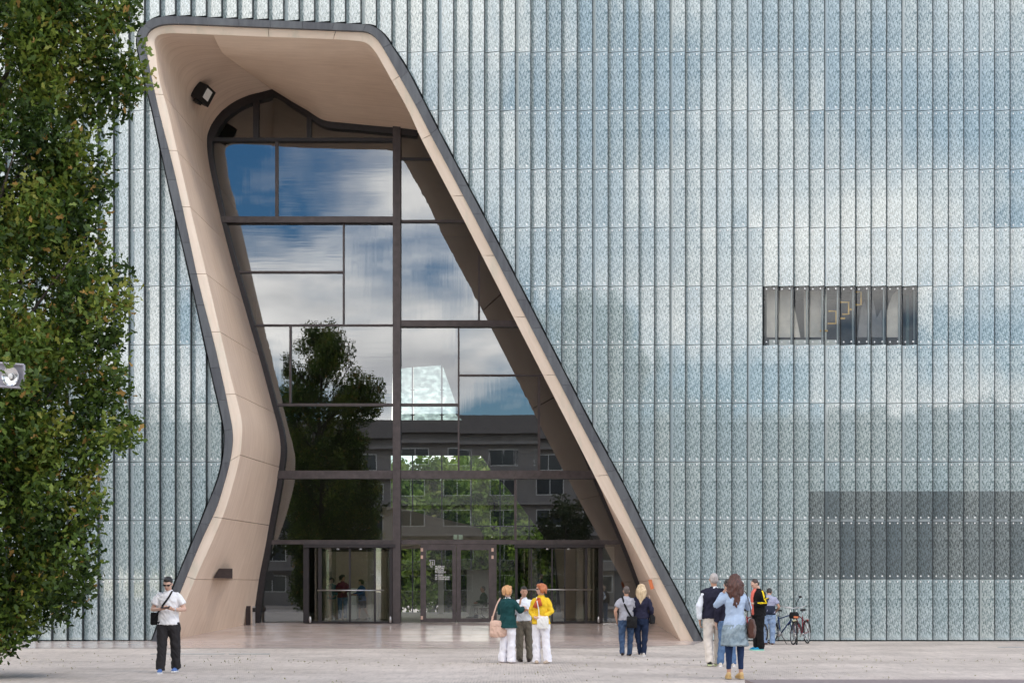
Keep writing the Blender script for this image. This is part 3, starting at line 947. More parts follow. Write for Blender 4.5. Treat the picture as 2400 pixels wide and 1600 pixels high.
# ---------------------------------------------------------------- lobby behind the glass
LX0, LX1, LY1, LZ1 = -13.0, 9.0, 30.0, 19.5
MB().box(LX0, LX1, YG+0.1, LY1, ZG-0.12, ZG-0.01).build('lobby_floor', M['lobbyfloor'], MUS)
MB().box(LX0, LX1, YG+0.1, LY1, LZ1, LZ1+0.3).build('lobby_ceiling', M['lobbywall'], MUS)
MB().box(LX0-0.3, LX0, YG+0.1, LY1, ZG, LZ1).build('lobby_wall', M['lobbywall'], MUS)
MB().box(LX1, LX1+0.3, YG+0.1, LY1, ZG, LZ1).build('lobby_wall', M['lobbywall'], MUS)
def bp(px, py, y=LY1):
    q = P(px, py, y); return (q.x, q.z)
bw = MB().box(LX0, LX1, LY1, LY1+0.35, ZG-0.5, LZ1).me('back_wall')
c1 = cutter([bp(919,862), bp(1036,853), bp(1068,946), bp(1068,970), bp(1084,984), bp(917,984)], LY1-1, LY1+2)
c2 = cutter([bp(915,1066), bp(1128,1066), bp(1150,1100), bp(1195,1150), bp(1300,1290), bp(1306,1436), bp(915,1436)], LY1-1, LY1+2)
bw = trimmed(trimmed(bw, c1), c2)
mesh_obj('back_wall', bw, M['lobbywall'], MUS)
for o in (c1, c2): bpy.data.objects.remove(o)
for px in (967, 1035.5):
    MB().tube([P(px, 850, LY1+.2), P(px, 990, LY1+.2)], 0.045, 6).build('window_bar', M['black'], MUS)
for px in (967, 1035.5, 1104, 1172, 1240):
    MB().tube([P(px, 1060, LY1+.2), P(px, 1440, LY1+.2)], 0.035, 6).build('window_bar', M['black'], MUS)
MB().tube([P(1110, 1232, LY1+.2), P(1300, 1232, LY1+.2)], 0.035, 6).build('window_bar', M['black'], MUS)
for a, b, c_, d_ in ((919, 966, 862, 858), (968.5, 1034.5, 858, 853), (1036.5, 1084, 853, 984)):
    x0, x1 = P(a, 0, LY1).x, P(b, 0, LY1).x
    MB().box(x0, x1, LY1+.30, LY1+.32, P(0, 986, LY1).z, P(0, 850, LY1).z).build('printed_pane', M['printpane'], MUS)
for px in (967, 1035.5):
    for py in (913, 972):
        MB().tube([P(px-5, py, LY1+.15), P(px+5, py, LY1+.15)], 0.03, 5).build('glass_fitting', M['black'], MUS)
# sloping bridge of sandstone across the lobby
br_top = [(900,1188),(955,1195),(1010,1210),(1060,1222),(1105,1232),(1125,1240),(1132,1252)]
br_bot = [(1132,1262),(1122,1275),(900,1285)]
MB().prism([bp(x, y, 24.0) for x, y in br_top + br_bot], 23.2, 26.0).build('bridge', M['reveal'], MUS, fix=True)
# inner sandstone wall that leans over the right of the lobby, and one at the left behind the revolving door
MB().prism([bp(1300,1280,14.0), bp(1440,1280,14.0), bp(1440,1450,14.0), bp(1318,1450,14.0)], 14.0, 14.6).build('lobby_wall', M['tanwall'], MUS, fix=True)
MB().prism([bp(757,1292,13.0), bp(905,1292,13.0), bp(905,1456,13.0), bp(757,1456,13.0)], 13.0, 13.6).build('lobby_wall', M['tanwall'], MUS, fix=True)
# desk of the cloakroom, white counter
MB().box(P(808,0,12.0).x, P(838,0,12.0).x, 11.6, 12.6, ZG, ZG+1.15).box(P(806,0,12.0).x, P(840,0,12.0).x, 11.5, 12.7, ZG+1.15, ZG+1.2).build('counter', M['white'], MUS)
MB().box(P(1094,0,27.0).x, P(1150,0,27.0).x, 26.9, 27.0, ZG, ZG+2.1).build('screen_wall', M['white'], MUS)
MB().box(P(1027,0,26.0).x, P(1040,0,26.0).x, 25.9, 26.0, ZG, ZG+2.1).build('screen_wall', M['white'], MUS)

# ---------------------------------------------------------------- room behind the clear strip of glass
rm = MB()
yb = 3.2
rm.add([(WX0,.5,WZ0),(WX1,.5,WZ0),(WX1,.5,WZ1),(WX0,.5,WZ1),(WX0,yb,WZ0-.2),(WX1,yb,WZ0-.2),(WX1,yb,WZ1+.2),(WX0,yb,WZ1+.2)],
       [(4,5,6,7),(0,1,5,4),(1,2,6,5),(2,3,7,6),(3,0,4,7)])
rm.build('window_room', M['room'], MUS)
for i in range(11):
    x = X0 + (5+i)*COLW
    MB().box(x-.018, x+.012, 0.26, 0.36, WZ0+.02, WZ1-.02).build('window_mullion', M['grey'], MUS)
MB().box(WX0+4*COLW+.10, WX0+4*COLW+.19, .55, .65, WZ0, WZ1).build('window_column', M['white'], MUS)
# pale fabric shapes and gilt zigzag hanging in the room
def wp(px, py, y): q = P(px, py, y); return (q.x, q.z)
MB().prism([wp(1797,790,.8), wp(1797,672,.8), wp(1850,672,.8), wp(1862,720,.8), wp(1876,790,.8)], .8, .84).build('hanging_sheet', M['sheet'], MUS, fix=True)
MB().prism([wp(1886,790,1.0), wp(1884,675,1.0), wp(1922,675,1.0), wp(1929,790,1.0)], 1.0, 1.04).build('hanging_sheet', M['sheet'], MUS, fix=True)
MB().prism([wp(2075,790,.9), wp(2078,730,.9), wp(2092,690,.9), wp(2108,675,.9), wp(2108,790,.9)], .9, .94).build('hanging_sheet', M['sheet'], MUS, fix=True)
MB().prism([wp(2010,790,1.2), wp(2017,728,1.2), wp(2026,705,1.2), wp(2034,735,1.2), wp(2046,700,1.2), wp(2055,745,1.2), wp(2066,725,1.2), wp(2072,790,1.2)], 1.2, 1.24).build('hanging_sheet', M['greysheet'], MUS, fix=True)
MB().box(P(2122,0,1).x, P(2140,0,1).x, .9, 1.0, WZ0+.03, WZ1-.1).build('blind', M['blind'], MUS)
MB().box(P(1800,0,.8).x, P(1960,0,.8).x, .6, 1.0, WZ0+.02, WZ0+.24).build('sill_block', M['white'], MUS)
zz = [(1940,758),(1960,758),(1960,729),(1942,729)], [(1968,746),(1980,746)], [(1974,736),(1989,736),(1989,708),(1968,708)], [(1992,725),(2003,725)], [(2005,714),(2018,714),(2018,684),(2004,684)], [(1922,775),(1940,775)]
gz_ = MB()
for line in zz:
    gz_.tube([P(x, y, .55) for x, y in line], 0.032, 5)
gz_.build('gilt_zigzag', M['gilt'], MUS)

for o in (CUT, CUTB, CUTW): bpy.data.objects.remove(o)

# ================================================================== TREES
def leaf_mat(name, dark, mid, light, autumn):
    t = NT(name)
    at = t.n('ShaderNodeAttribute', attribute_name='tone')
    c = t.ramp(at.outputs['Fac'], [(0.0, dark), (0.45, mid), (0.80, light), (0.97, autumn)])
    t.base(c, 0.5, spec=0.35)
    tr = t.n('ShaderNodeBsdfTranslucent'); t.l(c, tr.inputs[0])
    mx = t.n('ShaderNodeMixShader'); mx.inputs[0].default_value = 0.28
    t.l(t.b.outputs[0], mx.inputs[1]); t.l(tr.outputs[0], mx.inputs[2]); t.l(mx.outputs[0], t.o.inputs[0])
    return t.m
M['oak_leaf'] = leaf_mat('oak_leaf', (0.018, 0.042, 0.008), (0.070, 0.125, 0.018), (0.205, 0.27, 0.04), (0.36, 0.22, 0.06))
M['leaf_b'] = leaf_mat('bright_leaf', (0.08, 0.15, 0.02), (0.18, 0.29, 0.04), (0.33, 0.43, 0.08), (0.30, 0.30, 0.07))
M['leaf_d'] = leaf_mat('dark_leaf', (0.012, 0.024, 0.010), (0.030, 0.050, 0.018), (0.06, 0.08, 0.025), (0.10, 0.08, 0.03))
M['bark'] = simple('grey_brown_bark', (0.075, 0.06, 0.05), 0.9, 0, 0.35, 12, 0.5, 30)

def leaf_cloud(name, centers, normals_up, size, tone, mat, parent, lobed, seed):
    """one mesh of leaf blades; centers Nx3, tone N"""
    rg = np.random.default_rng(seed)
    N = len(centers)
    d = rg.normal(size=(N, 3)) + np.array(normals_up)          # blade direction
    d /= np.linalg.norm(d, axis=1)[:, None]
    q = rg.normal(size=(N, 3)); q -= (q*d).sum(1)[:, None]*d
    q /= np.linalg.norm(q, axis=1)[:, None]
    nn = np.cross(d, q)
    s = size * rg.uniform(0.7, 1.25, N)
    if lobed:
        prof = [(0, 0), (0.30, 0.18), (0.44, 0.10), (0.68, 0.26), (1.0, 0.0), (0.68, -0.26), (0.44, -0.10), (0.30, -0.18)]
    else:
        prof = [(0, 0), (0.4, 0.27), (1.0, 0.0), (0.4, -0.27)]
    K = len(prof)
    V = np.zeros((N, K, 3))
    for i, (a, b) in enumerate(prof):
        V[:, i] = centers + d*(a*s)[:, None] + q*(b*s)[:, None] + nn*((abs(b)*0.5 - 0.22*a*a)*s)[:, None]
    me = bpy.data.meshes.new(name)
    me.vertices.add(N*K); me.vertices.foreach_set('co', V.reshape(-1))
    me.loops.add(N*K); me.loops.foreach_set('vertex_index', np.arange(N*K, dtype=np.int32))
    me.polygons.add(N)
    me.polygons.foreach_set('loop_start', np.arange(0, N*K, K, dtype=np.int32))
    me.polygons.foreach_set('loop_total', np.full(N, K, dtype=np.int32))
    a = me.attributes.new('tone', 'FLOAT', 'POINT')
    a.data.foreach_set('value', np.repeat(np.clip(tone, 0, 1), K).astype(np.float32))
    me.update()
    o = mesh_obj(name, me, mat, parent)
    o['kind'] = 'stuff'
    return o

def oak():
    rg = np.random.default_rng(11)
    bx, by = P(-75, 0, -19.0).x, -19.0
    k = FPX/(CAMD-19.0)
    T = empty('oak_tree', (bx, by, 0))
    tag(T, 'columnar oak with dense olive foliage at the left edge in front of the facade', 'tree')
    prof = [(0.45,0.85),(1.2,1.65),(2.0,1.85),(3.2,1.95),(4.2,2.05),(5.2,2.4),(6.2,2.65),(7.2,2.7),(8.2,2.35),(9.4,2.2),(10.4,2.45),(11.3,2.75),(12.6,2.65),(13.6,2.2),(14.4,1.2),(14.9,0.3)]
    zz_ = [p[0] for p in prof]; rr_ = [max(.2, p[1]-.38) for p in prof]
    cl, tn = [], []
    shoots = []
    # shoots measured on the right edge of the crown (photo pixels of their tips)
    for px, py in [(322,12),(328,45),(270,85),(335,150),(352,195),(318,232),(238,275),(225,350),(258,400),(262,455),(250,520),(252,590),(300,655),(318,705),(300,760),(285,800),(298,870),(305,930),(322,1000),(318,1025),(240,1060),(232,1120),(248,1180),(228,1230),(236,1300),(232,1350),(222,1390),(150,1420),(90,1455),(30,1500)]:
        q = P(px, py, by + rg.uniform(-.5, .5)); shoots.append((q.x-bx-0.20, q.y-by, q.z, 0.28)); shoots.append((q.x-bx-0.55, q.y-by+rg.uniform(-.3,.3), q.z-.12, 0.40)); shoots.append((q.x-bx-0.95, q.y-by-rg.uniform(0,.5), q.z+.2, 0.42))
    for px, py in [(64,880),(12,846),(74,915),(50,930),(92,890)]:
        q = P(px, py, -22.7); shoots.append((q.x-bx, q.y-by, q.z, 0.12))
    n_in = 300
    for i in range(n_in):
        z = rg.uniform(0.5, 14.6)
        r = np.interp(z, zz_, rr_)
        th = rg.uniform(0, 2*math.pi)
        rad = r*(0.30+0.68*math.sqrt(rg.uniform()))
        shoots.append((rad*math.cos(th)*0.94, rad*math.sin(th), z, rg.uniform(0.28, 0.60)))
    for (x, y, z, s) in shoots:
        n = int(150*(s/0.36)**2.1)
        u = rg.normal(size=(n, 3)); u /= np.linalg.norm(u, axis=1)[:, None]
        u *= (rg.uniform(size=(n, 1))**0.45)*s
        u[:, 2] *= 1.45
        # shoots lean outward and up
        c = np.array([x, y, z]) + u
        c[:, 0] += u[:, 2]*0.25*np.sign(x); 
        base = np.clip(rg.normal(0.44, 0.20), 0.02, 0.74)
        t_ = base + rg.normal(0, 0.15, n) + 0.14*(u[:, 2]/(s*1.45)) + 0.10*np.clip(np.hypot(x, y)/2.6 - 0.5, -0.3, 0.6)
        t_ = np.minimum(t_, 0.84); t_[rg.uniform(size=n) < 0.03] = 0.97
        cl.append(c); tn.append(t_)
    C_ = np.concatenate(cl); T_ = np.concatenate(tn)
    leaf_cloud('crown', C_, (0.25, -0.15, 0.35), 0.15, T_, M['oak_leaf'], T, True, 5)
    tr = MB()
    tr.tube([(0,0,-.05),(.03,.02,1),(-.05,0,4),(.05,.04,8),(0,0,12),(0,0,14)], [.24,.2,.17,.12,.06,.02], 10)
    tr.build('trunk', M['bark'], T, True)
    for i in range(34):
        z = 0.5 + 12.2*i/34
        th = i*2.4
        r = np.interp(z+1.2, zz_, rr_)*0.9
        ex = Vector((math.cos(th)*r, math.sin(th)*r, z+1.3+0.5*r))
        MB().tube([(0,0,z), ex*0.4 + Vector((0,0,z*0.6-.1)), ex], [.06,.04,.012], 6).build('limb', M['bark'], T, True)
    return T
oak()

def crown_mesh(seed, h, r, base, nl, size, tone0):
    rg = np.random.default_rng(seed)
    C_, T_ = [], []
    ncl = 70
    for i in range(ncl):
        u = rg.normal(size=3); u /= np.linalg.norm(u); u *= 0.5 + 0.5*rg.uniform()
        c0 = np.array([u[0]*r, u[1]*r, base + (h-base)*(0.5+0.5*u[2])])
        s = r*rg.uniform(0.2, 0.36)
        n = nl//ncl
        v = rg.normal(size=(n, 3)); v /= np.linalg.norm(v, axis=1)[:, None]
        v *= s*rg.uniform(size=(n, 1))**0.4
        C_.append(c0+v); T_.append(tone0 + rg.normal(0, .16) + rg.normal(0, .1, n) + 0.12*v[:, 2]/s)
    return np.concatenate(C_), np.concatenate(T_)
protos = {}
def far_tree(name, kind, loc, h, r, base, label, group, sc=1.0, rz=0.0, mat='leaf_b', nl=5200, size=0.42):
    key = kind
    T = empty(name, loc, rz)
    tag(T, label, 'tree', group)
    if key not in protos:
        c, tn = crown_mesh(len(protos)*13+3, h, r, base, nl, size, 0.42)
        o = leaf_cloud('crown', c, (0, 0, 0.2), size, tn, M[mat], T, False, len(protos)+40)
        tr = MB().tube([(0,0,-1.2),(0.1,0,base),(0,.1,h*0.85)], [h*.022,h*.016,.04], 8)
        q = tr.build('trunk', M['bark'], T, True)
        protos[key] = (o.data, q.data)
    else:
        a, b = protos[key]
        o = bpy.data.objects.new('crown', a); COL.objects.link(o); o.parent = T; o['kind'] = 'stuff'
        q = bpy.data.objects.new('trunk', b); COL.objects.link(q); q.parent = T
    T.scale = (sc, sc, sc)
    return T
# park behind the museum, seen through the lobby
for i, (x, y, sc, kd) in enumerate([(-10.5,52,1.15,'a'),(-7.2,50,.98,'b'),(-4.2,53,1.1,'a'),(-1.2,50,1.0,'b'),(2.0,52,1.12,'a'),(5.2,50,.95,'b'),(8.5,54,1.1,'a'),(-8,60,1.2,'b'),(-2.5,61,1.25,'a'),(3,60,1.2,'b')]):
    far_tree('park_tree', 'park'+kd, (x, y, -0.9), 10.4, 3.3, 0.3, 'bright green park tree seen through the glass lobby behind the museum', 'trees in the park behind the museum', sc, i*1.3, 'leaf_b', 11000, 0.42)
# trees across the square that the glass mirrors
far_sp = [(-24,-70,1.0,'c'),(-16,-76,.9,'d'),(5,-74,.62,'c'),(13,-70,.85,'d'),(22,-66,1.0,'c'),(31,-64,1.0,'d'),(-35,-70,1.15,'d')] + [(-44 - 8.4*i, -66 - (i*37 % 9), 1.22 + 0.07*((i*5) % 6), 'cd'[i % 2]) for i in range(17)]
for i, (x, y, sc, kd) in enumerate(far_sp):
    far_tree('square_tree', 'sq'+kd, (x, y, 0), 15.5, 4.6, 2.4, 'dark green tree across the square, mirrored in the museum glass', 'trees across the square', sc, i*0.9, 'leaf_d', 6500, 0.5)

# apartment block across the square, mirrored in the portal glass
B = empty('apartment_block', (-4, -98, 0), R(3))
tag(B, 'long grey apartment block across the square mirrored in the portal glass', 'building')
M['render_grey'] = simple('grey_render', (0.30, 0.28, 0.27), 0.85, 0, 0.1, 0.5)
M['window_dark'] = simple('dark_window_glass', (0.05, 0.06, 0.07), 0.1, 0, 0.3, 0.3)
MB().box(-70, 70, -12, 0, 0, 17.5).build('wall', M['render_grey'], B)
MB().box(-71, 71, -12.5, 0.9, 17.5, 19.4).build('roof', M['tile'], B)
for st in range(5):
    z = 1.4 + st*3.2
    MB().box(-69, 69, 0.02, 0.9, z+2.2, z+2.5).build('balcony_slab', M['render_grey'], B)
    for i in range(28):
        x = -66 + i*4.85
        f = MB().box(x, x+2.9, 0.0, 0.05, z, z+1.75).build('window', M['white'], B)
        MB().box(x+.1, x+1.4, 0.05, 0.08, z+.1, z+1.65).box(x+1.5, x+2.8, 0.05, 0.08, z+.1, z+1.65).build('pane', M['window_dark'], f)

# ================================================================== STREET LAMP in front of the oak (its mast stands left of the picture)
yl = -22.4
kl = (yl+CAMD)/FPX
L0 = P(0, 880, yl)
SL = empty('street_lamp', (L0.x-1.3, yl, 0))
tag(SL, 'grey street floodlight with round reflector poking in front of the oak', 'street lamp')
def lp_(px, py, dy=0): q = P(px, py, yl+dy); return (q.x-SL.location.x, q.y-yl, q.z)
MB().tube([(0, 0, 0), (0, 0, 3.2), (0, 0, L0.z+.4)], [.09, .07, .055], 12).build('mast', M['steel'], SL, True)
MB().tube([(0, 0, L0.z), lp_(-20, 880)], .035, 8).build('arm', M['steel'], SL, True)
hb = MB()
for a, b in (((-60,846),(56,855)), ((56,855),(58,903)), ((-60,901),(58,909)), ((-60,846),(-60,901))):
    hb.tube([lp_(*a), lp_(*b)], 0.02, 8)
hb.add([lp_(-60,846,.05), lp_(56,855,.05), lp_(58,907,.05), lp_(-60,901,.05), lp_(-60,846,.16), lp_(56,855,.16), lp_(58,907,.16), lp_(-60,901,.16)],
       [(0,1,2,3),(7,6,5,4),(0,4,5,1),(1,5,6,2),(2,6,7,3),(3,7,4,0)])
hb.build('housing', M['lamp_grey'], SL, fix=True)
c = Vector(lp_(25, 882, 0.0))
rfm = MB()
vs, fs = [], []
for j in range(7):
    r = 0.135*(1-j/7.0); y = 0.05*(j/6.0)**0.6
    for i in range(20):
        th = 2*math.pi*i/20
        vs.append((c.x + r*math.cos(th), c.y - 0.02 + y*0.8, c.z + 1.12*r*math.sin(th)))
for j in range(6):
    for i in range(20): fs.append((j*20+i, j*20+(i+1) % 20, (j+1)*20+(i+1) % 20, (j+1)*20+i))
rfm.add(vs, fs)
rfm.build('reflector', M['reflector'], SL, True)
MB().ball(c + Vector((0, -.015, 0.0)), (.04, .03, .05)).build('bulb', M['white'], SL, True)
# granite bench, its top just inside the lower edge
yb_ = -28.0
q0 = P(1746, 1591, yb_)
BN = empty('stone_bench', (0, 0, 0))
tag(BN, 'long flat reddish granite bench slab at the bottom right corner', 'bench')
MB().box(q0.x, q0.x+9, yb_-0.9, yb_, q0.z-.16, q0.z).build('slab', M['bench'], BN)
MB().box(q0.x+.2, q0.x+8.8, yb_-.75, yb_-.15, 0, q0.z-.16).build('plinth', M['curb'], BN)

# ================================================================== PEOPLE
def cloth(name, c, rough=0.85, var=0.12, scale=14, weave=0.0, c2=None):
    t = NT(name)
    o = t.obj()
    f = t.noise(o, scale, 5, 0.65)
    a = tuple(max(0, x*(1-var)) for x in c); b = c2 or tuple(min(1, x*(1+var)) for x in c)
    t.base(t.ramp(f, [(0.32, a), (0.68, b)]), rough, spec=0.2)
    t.bump(t.noise(o, 9, 3, 0.6), 0.35, 0.02)
    return t.m
SK = {'fair': simple('fair_skin', (0.60, 0.38, 0.29), 0.55, 0, 0.06), 'tan': simple('tanned_skin', (0.47, 0.265, 0.18), 0.55, 0, 0.06)}
MK = {}
def mk(name, c, **k):
    if name not in MK: MK[name] = cloth(name, c, **k)
    return MK[name]
def hairmat(name, c1, c2):
    if name not in MK:
        t = NT(name); o = t.obj()
        t.base(t.ramp(t.noise(t.mapv(o, (1, 1, 0.14)), 42, 4, 0.7), [(0.35, c1), (0.65, c2)]), 0.5)
        t.bump(t.noise(t.mapv(o, (1, 1, 0.1)), 50, 3, 0.6), 0.6, 0.01)
        MK[name] = t.m
    return MK[name]
M['lens'] = simple('dark_lens', (0.012, 0.011, 0.012), 0.12)
M['eye'] = simple('dark_eye', (0.03, 0.02, 0.018), 0.25)
M['lip'] = simple('lip', (0.42, 0.17, 0.14), 0.5, 0, 0.05)

def remeshed(mb, vox, it=3, wrinkle=0.0, seed=0, smooth_mod=0.5):
    me = apply_mods(mb.me('b'), [('REMESH', dict(mode='VOXEL', voxel_size=vox)), ('SMOOTH', dict(factor=smooth_mod, iterations=it))])
    if wrinkle:
        n = len(me.vertices)
        off = Vector((seed*3.1, seed*1.7, seed))
        nr = [v.normal.copy() for v in me.vertices]
        for v, q in zip(me.vertices, nr):
            c = v.co
            a = mnoise.noise(Vector((c.x*7, c.y*7, c.z*11)) + off)
            b = mnoise.noise(Vector((c.x*15 + c.z*9, c.y*15, c.z*6)) + off)
            v.co = c + q * (wrinkle*1.5*(a*.8 + 0.9*(0.75-1.6*abs(b))))
        me.update()
    return me

V = Vector
class Person:
    """figure 1.75 m tall in its own frame: faces -Y, its left hand at +X"""
    def __init__(s, label, loc, rz, height=1.75, skin='fair', group=None, bend=0.0, lean=0.0, turn=0.0, girth=1.0, sh=1.0, fem=False,
                 name='person'):
        s.T = empty(name, loc, rz); tag(s.T, label, 'person', group)
        s.k = height/1.75; s.T.scale = (s.k, s.k, s.k)
        s.skin = SK[skin]; s.g = girth; s.sh = sh; s.fem = fem
        s.bend = bend; s.lean = lean; s.turn = turn
        s.legs = {-1: (V((-.095, .0, .93)), V((-.105, -.02, .50)), V((-.11, .01, .085))), 1: (V((.095, .0, .93)), V((.105, -.02, .50)), V((.11, .01, .085)))}
        w = 0.168*sh*(0.93 if fem else 1.0)
        s.arms = {sd: (V((sd*w, .01, 1.372)), V((sd*(w+.055), .035, 1.12)), V((sd*(w+.06), -.03, .87))) for sd in (-1, 1)}
        s.hand_dir = {}; s.hand_n = {}
        s.foot = {-1: R(8), 1: R(-8)}
    def up(s, p):
        """torso lean, grows with height above the hips"""
        t = max(0.0, p.z - 0.95)
        return V((p.x + s.lean*t, p.y - s.bend*t, p.z))
    def arm(s, sd, elbow, wrist, hd=None, hn=None):
        s.arms[sd] = (s.arms[sd][0], V(elbow), V(wrist))
        if hd: s.hand_dir[sd] = V(hd).normalized()
        if hn: s.hand_n[sd] = V(hn).normalized()
    def leg(s, sd, knee, ankle, hip=None, foot=None):
        s.legs[sd] = (V(hip) if hip else s.legs[sd][0], V(knee), V(ankle))
        if foot is not None: s.foot[sd] = foot
    def torso_pts(s, ex=0.0, z0=.86, z1=1.45, hips=1.0):
        f = s.fem
        prof = [(.80,.150,.105),(.88,.168 if f else .158,.118),(.96,.166 if f else .155,.115),(1.08,.128 if f else .145,.095 if f else .105),(1.18,.138 if f else .155,.108),(1.29,.155 if f else .17,.122),(1.38,.146*s.sh if f else .166*s.sh,.102),(1.425,.098*s.sh,.076),(1.475,.064,.060)]
        pts, rad = [], []
        for z, rx, ry in prof:
            if z0 - 1e-6 <= z <= z1 + 1e-6:
                pts.append(s.up(V((0, .012 if z > 1.2 else 0, z))))
                rad.append((rx*s.g + ex, ry*s.g + ex))
        return pts, rad
    def hand(s, mb, sd):
        e, w = s.arms[sd][1], s.arms[sd][2]
        d = s.hand_dir.get(sd, (w-e).normalized())
        n = s.hand_n.get(sd, V((-sd, 0, 0)))
        n = (n - d*n.dot(d)); n = n.normalized() if n.length > .05 else V((0, -1, 0))
        u = d.cross(n).normalized()                     # across the palm
        if u.y > 0 and sd: pass
        pc = w + d*.05
        mb.tube([w - d*.01, w + d*.03, w + d*.085], [(.026, .017), (.038, .017), (.038, .013)], 10, side=u)
        for i, (off, ln) in enumerate(((-.029, .066), (-.010, .078), (.010, .073), (.028, .056))):
            b = w + d*.082 + u*off
            b1 = b + d*ln*.45 + n*.008
            b2 = b1 + d*ln*.32 + n*.020
            b3 = b2 + d*ln*.14 + n*.022
            mb.tube([b - d*.02, b, b1, b2, b3], [.0098, .0098, .0094, .0088, .006], 6)
        # thumb from the side of the palm near its base
        tb = w + d*.028 - u*.030*(1 if s.thumb_side(sd, u) else -1)
        o = -u*(1 if s.thumb_side(sd, u) else -1)
        mb.tube([w + d*.02, tb, tb + d*.028 + o*.018 + n*.008, tb + d*.052 + o*.020 + n*.020], [.013, .0125, .011, .007], 6)
    def thumb_side(s, sd, u):
        return u.y > 0 if abs(u.y) > .3 else (u.x*sd > 0)
    def build_body(s, vox=0.0095):
        mb = MB()
        p, r = s.torso_pts(-.012, .88, 1.475)
        mb.tube(p, r, 18)
        s.neck = s.up(V((0, .012, 1.46)))
        hc = s.up(V((0, -.012 , 1.625))) + V((0, -s.head_fwd, -s.head_drop))
        s.hc = hc
        Rz = Matrix.Rotation(s.turn, 3, 'Z'); Rx = Matrix.Rotation(s.nod, 3, 'X')
        s.HR = Rz @ Rx
        H = lambda x, y, z: hc + s.HR @ V((x, y, z))
        s.H = H
        mb.tube([s.neck - V((0, 0, .04)), s.neck + V((0, 0, .03)), H(0, .025, -.06)], [.064, .053, .052], 12)
        mb.ball(H(0, .012, .022), (.077, .096, .098), 18, 12, rot=s.HR)         # skull
        mb.tube([H(0, -.020, .02), H(0, -.028, -.05), H(0, -.036, -.098), H(0, -.038, -.118)], [(.070, .066), (.062, .060), (.042, .042), (.020, .024)], 14, side=s.HR @ V((1, 0, 0)))
        mb.tube([H(0, -.082, .018), H(0, -.098, -.022), H(0, -.088, -.036)], [.010, .015, .011], 8)      # nose
        mb.ball(H(0, -.080, .030), (.052, .018, .012), 10, 6, rot=s.HR)                                  # brow
        for sd in (-1, 1):
            mb.ball(H(sd*.078, .010, -.008), (.011, .022, .032), 8, 6, rot=s.HR)
        for sd in (-1, 1):
            a, b, c = s.arms[sd]
            a = s.up(a)
            s.arms[sd] = (a, b, c)
            sc_ = .88 if s.fem else 1.0
            mb.tube([a - V((sd*.05, 0, -.01)), a, a.lerp(b, .35), a.lerp(b, .75), b, b.lerp(c, .3), b.lerp(c, .75), c],
                    [x*sc_ for x in (.046, .050, .048, .043, .040, .041, .031, .026)], 12)
            s.hand(mb, sd)
            h, kn, an = s.legs[sd]
            mb.tube([h + V((0, 0, .02)), h.lerp(kn, .3), h.lerp(kn, .8), kn, kn.lerp(an, .3), kn.lerp(an, .75), an, an - V((0, 0, .06))],
                    [.088, .080, .060, .055, .053, .038, .034, .036], 12)
        me = remeshed(mb, vox, 2)
        s.body = mesh_obj('body', me, s.skin, s.T, True)
    head_drop = 0.0; head_fwd = 0.0; nod = 0.0
    def head(s, drop=0.0, fwd=0.0, nod=0.0, turn=0.0):
        s.head_drop, s.head_fwd, s.nod, s.turn = drop, fwd, nod, turn
    def face(s, glasses=False, beard=None):
        H = s.H
        if not glasses:
            e = MB()
            for sd in (-1, 1): e.ball(H(sd*.030, -.084, .012), (.012, .007, .006), 8, 6, rot=s.HR)
            e.build('eyes', M['eye'], s.T, True)
        else:
            e = MB()
            for sd in (-1, 1):
                e.ball(H(sd*.034, -.090, .010), (.030, .010, .019), 10, 6, rot=s.HR)
                e.tube([H(sd*.060, -.083, .016), H(sd*.082, .01, .012)], .005, 5)
            e.tube([H(-.012, -.096, .014), H(.012, -.096, .014)], .005, 5)
            tag(e.build('sunglasses', M['lens'], s.T, True))
        m = MB().ball(H(0, -.088, -.066), (.022, .008, .006), 8, 6, rot=s.HR)
        m.build('mouth', M['lip'], s.T, True)
    def hair(s, kind, mat, long_=0.0, wav=0.0):
        H = s.H; mb = MB()
        if kind == 'short':
            mb.ball(H(0, .026, .040), (.083, .094, .094), 16, 10, rot=s.HR)
            mb.ball(H(0, .052, -.010), (.076, .062, .075), 12, 8, rot=s.HR)
            mb.ball(H(0, -.045, .092), (.058, .045, .032), 10, 6, rot=s.HR)
            me = remeshed(mb, .010, 2, .003, 3)
        elif kind == 'crop':
            mb.ball(H(0, .022, .032), (.0805, .094, .094), 16, 10, rot=s.HR)
            mb.ball(H(0, .048, -.012), (.074, .062, .070), 12, 8, rot=s.HR)
            me = remeshed(mb, .010, 2, .0015, 3)
        elif kind == 'bob':
            mb.ball(H(0, .020, .040), (.088, .102, .096), 16, 10, rot=s.HR)
            for i in range(13):
                th = R(-25 + 230*i/12)
                x, y = .088*math.cos(th), .020 + .088*math.sin(th)
                mb.tube([H(x*.8, y*.9, .09), H(x*1.12, y*1.1, .0), H(x*1.08, y*1.12, -.075 - .02*math.sin(i*2.1))], [.024, .027, .012], 8)
            mb.ball(H(0, -.050, .094), (.068, .040, .030), 10, 6, rot=s.HR)
            me = remeshed(mb, .0085, 1, .008, 5)
        elif kind == 'long':
            mb.ball(H(0, .022, .040), (.087, .101, .095), 16, 10, rot=s.HR)
            rg = random.Random(5)
